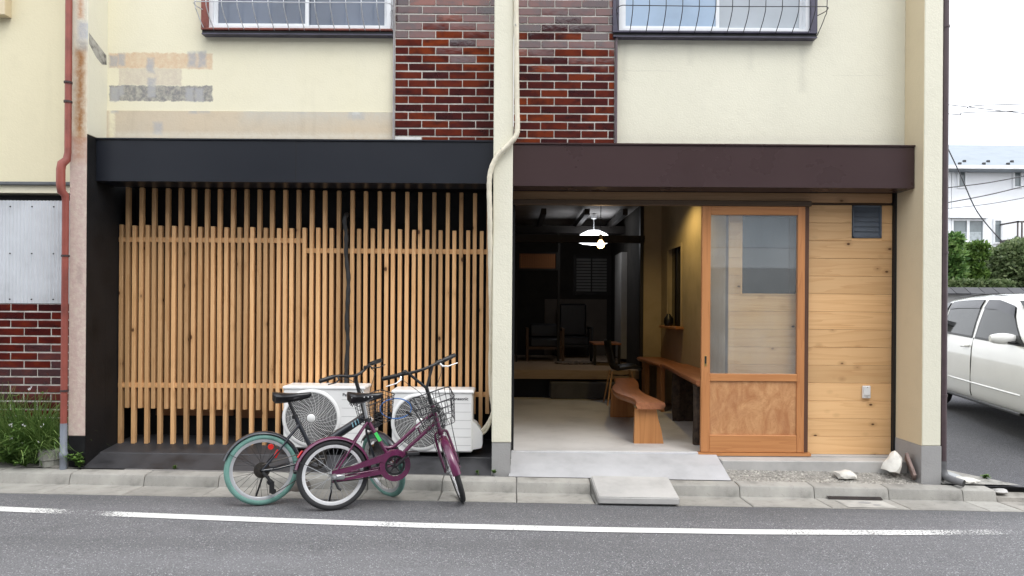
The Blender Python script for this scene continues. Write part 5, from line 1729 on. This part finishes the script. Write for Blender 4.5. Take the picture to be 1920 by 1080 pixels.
for s in (-1, 1):
    cb2.tube(smooth_path([bar_c + V((.0, .16 * s, -.015)), bar_c + V((.12, .13 * s, -.02)), bar_c + V((.15, .05 * s, -.14)), HT2 + V((.05, .03 * s, -.05)), crown + V((.05, .03 * s, -.03))], 6), .0026, 5)
cb2.tf(S2).build('cables', M_PLASTIC_BLACK, pk, local=True)
basket(.80, 1.005, .115, .155, .65, .865, .0026, 5, 4).tf(S2).build('basket', M_WIREDARK, pk, local=True)
MB().box(.775, .80, -.022, .022, .69, .73, .006).tf(S2).build('basket_bracket', M_PLASTIC_BLACK, pk, local=True)
# blue cable lock hooked over the dark bicycle's basket
q = at(742, 766, 5.28)
lk = thing('cable_lock', 'blue coiled cable lock hanging on the basket of the teal-tyred bicycle', 'lock', tuple(q))
MB().tube([q + V((.115 * math.cos(a), .035 * math.cos(a + .5), .08 * math.sin(a))) for a in [2 * PI * k / 40 for k in range(40)]], .0045, 8, loop=True).build('cable', M_BLUE, lk, True)
q2 = q + V((.10, .02, -.04))
MB().tube([q2 + V((-.02, 0, .015)), q2 + V((.02, 0, -.015))], .011, 10).build('lock_body', M_PLASTIC_BLACK, lk, True)
rock('weight_stone', (-1.70, 5.50, .06), (.085, .07, .075), pm('brown_grey_stone', (.10, .085, .075), .8, .3, 10, .5, 40), 'round brown-grey stone in the gutter behind the bicycle wheels', 'stone', 33, amp=.12)

# ================================================================== PARKED CAR
M_CARW = pm('white_car_paint', (.80, .80, .79), .22, .02, 2, coat=.8)
M_CARG = pm('tinted_car_glass', (.02, .022, .022), .03, .5, 3, spec=.28)
M_CARB = pm('black_car_trim', (.02, .02, .022), .45, .1, 6)
M_VIS = pm('smoked_visor', (.025, .025, .035), .2, .1, 6, spec=.3)
car = thing('parked_car', 'white station wagon parked on the lot beside the building', 'car', (6.76, 8.50, .125), None, (0, 0, math.atan2(-.967, -.254)))


def lerp(tab, x):
    if x <= tab[0][0]:
        return tab[0][1]
    for (a, va), (b2, vb) in zip(tab, tab[1:]):
        if x <= b2:
            t = (x - a) / (b2 - a)
            t = t * t * (3 - 2 * t) if False else t
            return va + (vb - va) * t
    return tab[-1][1]


ROOF = [(-2.28, .75), (-2.22, 1.0), (-2.05, 1.36), (-1.85, 1.50), (-1.5, 1.575), (-.9, 1.615), (-.3, 1.625), (.3, 1.61), (.70, 1.53), (1.05, 1.35), (1.40, 1.09), (1.6, 1.0), (2.1, .92), (2.4, .80), (2.55, .62), (2.58, .5)]
BELT = [(-2.28, .70), (-2.2, .94), (-2.0, 1.10), (-1.2, 1.085), (0, 1.045), (1.3, 1.0), (1.45, .98), (2.1, .88), (2.4, .76), (2.58, .48)]
WID = [(-2.28, .62), (-2.2, .74), (-2.0, .82), (-1.5, .865), (0, .875), (1.6, .865), (2.1, .82), (2.4, .70), (2.55, .52), (2.58, .42)]


def section(x):
    w, b2, r = lerp(WID, x), lerp(BELT, x), lerp(ROOF, x)
    r = max(r, b2 + .015)
    d = r - b2
    top = max(.35, w - .06 - d * .21)
    return [(w - .085, .235), (w - .03, .26), (w - .012, .31), (w, .36), (w + .004, .55), (w - .002, .72), (w - .008, b2 - .16), (w - .022, b2 - .04), (w - .035, b2), (w - .035 - d * .08, b2 + d * .35), (w - .035 - d * .18, b2 + d * .70), (top, b2 + d * .84), (top - .07, b2 + d * .94), (top - .25, b2 + d * .99), (0, r)]


xsn = sorted(set([-2.28, -2.22, -2.05] + [round(-1.95 + .1 * k, 3) for k in range(45)] + [2.5, 2.55, 2.58]))
for side in (1,):
    vs, fs = [], []
    for x in xsn:
        half = section(x)
        pts = [(y, z) for y, z in half] + [(-y, z) for y, z in reversed(half[:-1])]
        vs += [(x, y, z) for y, z in pts]
    m_ = len(half) * 2 - 1
    for i in range(len(xsn) - 1):
        for j in range(m_ - 1):
            fs.append((i * m_ + j, i * m_ + j + 1, (i + 1) * m_ + j + 1, (i + 1) * m_ + j))
        fs.append((i * m_ + m_ - 1, i * m_, (i + 1) * m_, (i + 1) * m_ + m_ - 1))
    fs.append(tuple(range(m_)))
    fs.append(tuple((len(xsn) - 1) * m_ + j for j in range(m_)))
    body = MB().add(vs, fs).build('body', M_CARW, car, 60, local=True)


def side_patch(x0, x1, t0, t1, side, off, slant0=0.0, slant1=0.0, n=10, k=6):
    """patch of the glasshouse between fractions t of the height above the belt"""
    vs, fs = [], []
    for i in range(n + 1):
        for j in range(k + 1):
            t = t0 + (t1 - t0) * j / k
            x = (x0 + slant0 * t) + ((x1 + slant1 * t) - (x0 + slant0 * t)) * i / n
            w, b2, r = lerp(WID, x), lerp(BELT, x), lerp(ROOF, x)
            d = r - b2
            y = w - .035 - d * .08 * min(t, .35) / .35 - d * .10 * max(0, min(t - .35, .35)) / .35 - max(0, t - .70) / .14 * (d * .03 + .025)
            vs.append((x, side * (y + off), b2 + d * t))
    for i in range(n):
        for j in range(k):
            a = i * (k + 1) + j
            fs.append((a, a + k + 1, a + k + 2, a + 1))
    return MB().add(vs, fs)


for side in (-1, 1):
    for (x0, x1, s0, s1, lab) in ((-1.98, -1.33, .35, .0, 'rear'), (-1.25, -.20, .05, .02, 'rear'), (-.06, 1.28, .06, -.66, 'front')):
        side_patch(x0 - .035, x1 + .035, -.02, .85, side, .003, s0, s1).build('window_surround', M_CARB, car, True, local=True)
        w_ = side_patch(x0, x1, .02, .80, side, .006, s0, s1).build('side_window', M_CARG, car, True, local=True)
        side_patch(x0 - .02, x1 + .02, .66, .86, side, .016, s0, s1).build('rain_visor', M_VIS, w_, True, local=True)
        side_patch(x0 - .02, x1 + .02, -.02, .03, side, .007, s0, s1, 10, 2).build('window_seal', M_CARB, w_, True, local=True)
    for xg, xt in ((-.13, -.07), (-1.29, -1.24), (1.40, 1.32)):
        pts = []
        for z in (.30, .36, .55, .72, .90):
            w = lerp(WID, xg)
            pts.append((xg, side * (w - (.012 if z < .33 else -.002 if z < .8 else .008)), z))
        pts.append((xg + .01, side * (lerp(WID, xg) - .034), lerp(BELT, xg)))
        MB().tube(pts, .0065, 5).build('door_gap', M_CARB, car, local=True)
    for xh in (-.32, -1.44 + .02):
        w = lerp(WID, xh)
        MB().tube([(xh - .10, side * (w - .012), .925), (xh - .08, side * (w + .018), .93), (xh + .08, side * (w + .018), .935), (xh + .10, side * (w - .012), .94)], [.012, .016, .016, .012], 10).build('door_handle', M_CARW, car, True, local=True)
    MB().tube([(x, side * (lerp(WID, x) + .001), .47 - .01 * x) for x in [-1.25 + .1 * k for k in range(26)]], .012, 8).build('side_moulding', M_CARW, car, True, local=True)
    mr = MB()
    rr = []
    for i in range(7):
        t = i / 6
        k = math.sin(PI * (.12 + .76 * t)) ** .5
        y = .80 + .26 * t
        rr.append([V((.98 + .055 * k * math.cos(a) - .02 * t, side * y, 1.075 + .066 * k * math.sin(a))) for a in [2 * PI * q / 14 for q in range(14)]])
    mr.rings(rr)
    mo = mr.build('wing_mirror', M_CARW, car, True, local=True)
    MB().tube([(1.02, side * .78, 1.03), (1.0, side * .90, 1.04)], .02, 8).build('mirror_arm', M_CARB, mo, local=True)
    MB().box(-1.4, 1.2, side * .86, side * .80, .225, .262, .01).build('sill_trim', M_CARB, car, local=True)
    for xw in (-1.66, 1.72):
        tw = MB().lathe([(.20, -.10), (.30, -.10), (.315, -.08), (.315, .08), (.30, .10), (.20, .10)], 32, (xw, side * .76, .315), 1, closed=True).build('wheel', M_TYRE, car, 40, local=True)
        MB().lathe([(0, side * .09), (.06, side * .095), (.19, side * .085), (.205, side * .10), (.205, side * .02), (0, side * .02)], 28, (xw, side * .76, .315), 1).build('rim', M_RIMD, tw, 40, local=True)
        MB().lathe([(.0, side * .875), (.345, side * .875), (.345, side * .86), (.0, side * .86)], 32, (xw, 0, .33), 1).build('wheel_arch', M_CARB, car, local=True)
MB().tube([(-1.5, -.60, 1.585), (-.5, -.615, 1.63), (.3, -.60, 1.575)], .006, 6).build('roof_strip', M_CARB, car, local=True)
wsx = []
for (x0, x1) in ((.70, 1.38),):
    vs, fs = [], []
    for i in range(9):
        x = x0 + (x1 - x0) * i / 8
        for j in range(9):
            s = j / 8 * 2 - 1
            half = section(x)
            yw = half[11][0] * .96
            vs.append((x + .03, s * yw, lerp(ROOF, x) + .004 - .02 * abs(s) ** 3))
    for i in range(8):
        for j in range(8):
            fs.append((i * 9 + j, i * 9 + j + 1, (i + 1) * 9 + j + 1, (i + 1) * 9 + j))
    MB().add(vs, fs).build('windscreen', M_CARG, car, True, local=True)

# ================================================================== BACKGROUND, RIGHT
# garden wall with tiled coping
gw = thing('garden_wall', 'low garden wall with dark tiled coping behind the white car', 'wall', (12, 14.5, .1))
MB().box(6.0, 24, 14.4, 14.6, -.4, 1.90).build('wall', M_BASE_GREY, gw)
for k in range(60):
    x = 6 + .3 * k
    MB().prism([(14.28, 1.90), (14.5, 2.03), (14.72, 1.90), (14.72, 1.88), (14.28, 1.88)], 0, x, x + .285).build('coping_tile', pm('dark_roof_tile', (.045, .045, .05), .6, .15, 6, rnd=.2) if k == 0 else bpy.data.materials['dark_roof_tile'], gw)

# white two-storey house
HY = 27.0
M_HW = pm('white_house_siding', (.82, .84, .87), .7, .03, 2, .1, 30)
hs_ = thing('white_house', 'white two-storey house with pale roof behind the hedges', 'house', (22, HY, -.5))
x0h = at(1777, 400, HY).x
ze = at(1850, 318, HY).z
zr = at(1850, 272, HY + 4).z - .5
MB().box(x0h, 36, HY, HY + 8, -.8, ze - .1).build('wall', M_HW, hs_)
M_HROOF = pm('pale_grey_roof', (.24, .275, .31), .6, .06, 2)
rfm = MB().prism([(HY - .55, ze), (HY + 4, zr + .5), (HY + 8.5, ze), (HY + 8.5, ze - .12), (HY - .55, ze - .12)], 0, x0h - .5, 37).build('roof', M_HROOF, hs_)
MB().box(x0h - .5, 37, HY - .68, HY - .55, ze - .10, ze + .03).build('gutter', M_ALU, rfm)
for k in range(14):
    for j in range(2):
        x = x0h + .3 + k * .95 + .48 * j
        yk = HY - .2 + .45 * j
        zk = ze + (yk - (HY - .55)) / 4.55 * (zr + .5 - ze)
        MB().box(x, x + .10, yk, yk + .08, zk, zk + .09).build('snow_guard', M_CARB, rfm)
M_HGL = pm('house_window_glass', (.16, .19, .20), .12, .25, 1.5, spec=.6)


def hwin(px0, py0, px1, py1, split=False):
    A, B3 = at(px0, py0, HY), at(px1, py1, HY)
    fr_ = MB()
    f = .07
    fr_.box(A.x - f, A.x, HY - .06, HY + .02, B3.z - f, A.z + f).box(B3.x, B3.x + f, HY - .06, HY + .02, B3.z - f, A.z + f).box(A.x, B3.x, HY - .06, HY + .02, A.z, A.z + f).box(A.x, B3.x, HY - .06, HY + .02, B3.z - f, B3.z)
    if split:
        xm = (A.x + B3.x) / 2
        fr_.box(xm - .05, xm + .05, HY - .06, HY - .02, B3.z, A.z)
        fr_.box(A.x - .25, B3.x + .15, HY - .22, HY, A.z + .09, A.z + .38)
        fr_.box(A.x - .15, B3.x + .15, HY - .12, HY, B3.z - .16, B3.z - f)
    w = fr_.build('window', M_ALU, hs_)
    MB().box(A.x, B3.x, HY - .012, HY - .004, B3.z, A.z).build('pane', M_HGL, w)
    if split:
        MB().box(A.x + .05, B3.x - .05, HY - .016, HY - .0125, B3.z + .02, B3.z + (A.z - B3.z) * .45).build('blind', pm('pale_curtain', (.36, .40, .42), .8, .2, 9), w)


hwin(1797, 312, 1808, 350)
hwin(1901, 312, 1912, 350)
hwin(1786, 414, 1841, 452, True)
hwin(1864, 414, 1875, 454)
A, B3 = at(1908, 414, HY - 1), at(1990, 447, HY - 1)
bal = MB().box(A.x, B3.x, HY - 1, HY - .05, B3.z - .12, B3.z).box(A.x, B3.x, HY - 1.0, HY - .94, A.z - .06, A.z)
bal.box(A.x, A.x + .06, HY - 1.0, HY - .05, A.z - .06, A.z)
for k in range(10):
    bal.box(A.x + k * .16, A.x + .045 + k * .16, HY - .99, HY - .95, B3.z, A.z - .06)
bal.build('balcony', pm('dark_balcony_rail', (.08, .065, .06), .5, .1, 5), hs_)
for px in (1779, 1784):
    A = at(px, 330, HY)
    MB().box(A.x - .04, A.x + .04, HY - .08, HY - .001, -.5, ze - .1).build('downpipe', M_ALU, hs_)
gb = at(1774, 400, 29)
MB().box(gb.x - 1.6, gb.x + .05, 29, 34, -.8, at(1774, 345, 29).z).build('annex_wall', pm('annex_grey', (.35, .36, .38), .7, .1, 3), hs_)


# --- foliage
def leaf_cloud(mb, c, r, n, leaf, rg, shell=.55):
    for i in range(n):
        while True:
            p = V((rg.uniform(-1, 1), rg.uniform(-1, 1), rg.uniform(-1, 1)))
            L = p.length
            if shell < L < 1:
                break
        p = V((p.x * r[0], p.y * r[1], p.z * r[2])) + V(c)
        u = V((rg.gauss(0, 1), rg.gauss(0, 1), rg.gauss(.3, .8))).normalized()
        w = u.cross(V((rg.gauss(0, 1), rg.gauss(0, 1), rg.gauss(0, 1)))).normalized()
        s = leaf * rg.uniform(.7, 1.3)
        mb.add([p, p + u * s * .5 + w * s * .28, p + u * s, p + u * s * .5 - w * s * .28], [(0, 1, 2, 3)])


def cloud_of(px, py, Y, rpx, rpy):
    q = at(px, py, Y)
    return q, (rpx / FOC * Y, rpx / FOC * Y * .8, rpy / FOC * Y)


rg = random.Random(77)
# large clipped shrub
t = thing('clipped_shrub', 'large rounded clipped shrub above the garden wall at the right edge', 'shrub', (13.4, 17, .5))
mb = MB()
core = MB()
c, r = cloud_of(1925, 510, 17, 80, 62)
leaf_cloud(mb, c, r, 9000, .11, rg, .86)
leaf_cloud(mb, c, tuple(x * .93 for x in r), 5000, .13, rg, .5)
for k in range(10):
    a = rg.uniform(0, 2 * PI)
    leaf_cloud(mb, (c.x + r[0] * .8 * math.cos(a), c.y - .2, c.z + r[2] * .75 * math.sin(a)), (.35, .3, .25), 250, .10, rg, .2)
mb.build('crown', M_HEDGE, t)
MB().tube([(c.x, c.y, -.3), (c.x, c.y, c.z)], [.14, .08], 10).build('trunk', M_TRUNK, t, True)
# cloud-pruned pine
t = thing('cloud_pruned_tree', 'cloud-pruned evergreen with flat green pads between the two shrubs', 'tree', (11.2, 16.5, .5))
mb = MB()
for px, py, a, b2 in ((1832, 463, 20, 9), (1822, 480, 14, 9), (1838, 478, 14, 9), (1826, 499, 17, 9), (1815, 512, 12, 8), (1838, 514, 14, 10), (1824, 527, 18, 9), (1808, 524, 8, 6)):
    c, r = cloud_of(px, py, 16.5, a, b2)
    leaf_cloud(mb, c, r, 1100, .09, rg, .45)
mb.build('crown', M_PINE, t)
q = at(1828, 465, 16.5)
tr = MB().tube(smooth_path([(q.x - .05, 16.5, -.3), (q.x + .08, 16.5, 1.2), (q.x - .1, 16.5, 2.0), (q.x + .05, 16.5, 2.5), (q.x, 16.5, q.z)], 5), [.10 - .003 * k for k in range(21)], 8)
for px, py in ((1822, 482), (1838, 480), (1815, 514), (1838, 516)):
    e = at(px, py, 16.5)
    tr.tube([(q.x, 16.5, e.z - .25), e], [.04, .02], 6)
tr.build('trunk', M_TRUNK, t, True)
# loose leafy tree at the left
t = thing('leafy_tree', 'loose bright leafy tree next to the dark brown downpipe', 'tree', (10.2, 16, .5))
mb = MB()
for px, py, a, b2 in ((1778, 458, 18, 18), (1790, 452, 12, 11), (1784, 480, 24, 16), (1770, 498, 20, 18), (1790, 508, 18, 16), (1778, 528, 26, 14), (1762, 470, 16, 18)):
    c, r = cloud_of(px, py, 16, a, b2)
    leaf_cloud(mb, c, r, 650, .13, rg, .25)
mb.build('crown', M_TREE, t)
q = at(1778, 470, 16)
tr = MB().tube(smooth_path([(q.x, 16, -.3), (q.x + .06, 16, 1.2), (q.x - .03, 16, 2.2), q], 5), [.08 - .003 * k for k in range(16)], 8)
for px, py in ((1790, 452), (1770, 495), (1792, 505)):
    tr.tube([(q.x, 16, 1.6), at(px, py, 16)], [.035, .012], 6)
tr.build('trunk', M_TRUNK, t, True)
# low planting behind the wall
t = thing('low_shrub', 'low dark shrub filling the gap behind the garden wall', 'shrub', (11.5, 15.5, .5))
mb = MB()
for k in range(8):
    c, r = cloud_of(1775 + k * 16, 540, 15.4, 14, 14)
    leaf_cloud(mb, c, r, 500, .10, rg, .2)
mb.build('crown', M_HEDGE, t)
MB().tube([(11.5, 15.4, -.3), (11.5, 15.4, 1.9)], .05, 8).build('trunk', M_TRUNK, t, True)

# overhead wires
WY = 21.0
wires = [([(1776, 352), (1850, 343), (1925, 329)], .016, 'overhead wire crossing the white house just below its upper windows', 'dark'),
         ([(1776, 380), (1850, 366), (1925, 348)], .016, 'overhead wire crossing the middle of the white house with a small joint', 'dark'),
         ([(1776, 391), (1850, 383), (1925, 370)], .010, 'thin lowest overhead wire crossing the white house', 'dark'),
         ([(1774, 272), (1800, 327), (1828, 390), (1856, 428), (1884, 458)], .018, 'steep slanting cable hanging across the white house front', 'dark'),
         ([(1774, 196), (1800, 199)], .014, 'short upper wire stub against the sky left of the gap', 'dark'),
         ([(1774, 213), (1800, 215), (1812, 211), (1925, 208)], .014, 'lower overhead wire against the white sky', 'dark'),
         ([(1812, 203), (1830, 198), (1925, 195)], .014, 'upper overhead wire against the white sky', 'dark')]
for pts, r, lab, k in wires:
    pp = smooth_path([at(x, y, WY) for x, y in pts], 5)
    d = (pp[-1] - pp[-2])
    pp.append(pp[-1] + d.normalized() * 3)
    tag(MB().tube(pp, r, 5).build('overhead_wire', M_WIREDARK, None, True), lab, 'wire', 'overhead wires')

# ================================================================== ACROSS THE STREET (seen in the reflections)
ob = thing('opposite_building', 'shed with a pale corrugated band and dark ground floor reflected in the door glass', 'building', (0, -6, 0))
M_OW = pm('pale_blue_cladding', (.50, .56, .62), .6, .06, 2)
OYF = -5.6
mb = MB()
vs, fs = [], []
nn_ = 360
for i in range(nn_ + 1):
    x = -14 + 28 * i / nn_
    y = OYF + (.02 if (i // 1) % 2 else -.02)
    vs += [(x, y, 3.15), (x, y, 4.35)]
for i in range(nn_):
    fs.append((2 * i, 2 * i + 2, 2 * i + 3, 2 * i + 1))
MB().add(vs, fs).build('cladding', M_OW, ob)
MB().box(-14, 14, OYF - .3, OYF + .12, 2.62, 3.12).build('canopy', pm('pale_canopy', (.58, .62, .66), .6, .05, 2), ob)
MB().box(-14, 14, -10, -9.9, -.5, 8.1).box(-14, -13.9, -9.9, OYF - .05, -.5, 8.1).box(13.9, 14, -9.9, OYF - .05, -.5, 8.1).build('wall', M_IDARK, ob)
MB().box(-14, 14, OYF - .2, OYF - .01, 4.37, 8.2).build('upper_wall', pm('dark_brown_cladding', (.045, .035, .032), .7, .15, 2), ob)
MB().box(-14.1, 14.1, -10.1, OYF + .15, 8.2, 8.35).build('roof', M_HROOF, ob)
for x in (-9, -5, -1.5, 2.2, 5.5, 9):
    MB().box(x, x + .3, OYF - .35, OYF - .05, -.5, 2.62).build('post', pm('grey_post', (.20, .20, .20), .7, .1, 4) if x == -9 else bpy.data.materials['grey_post'], ob)
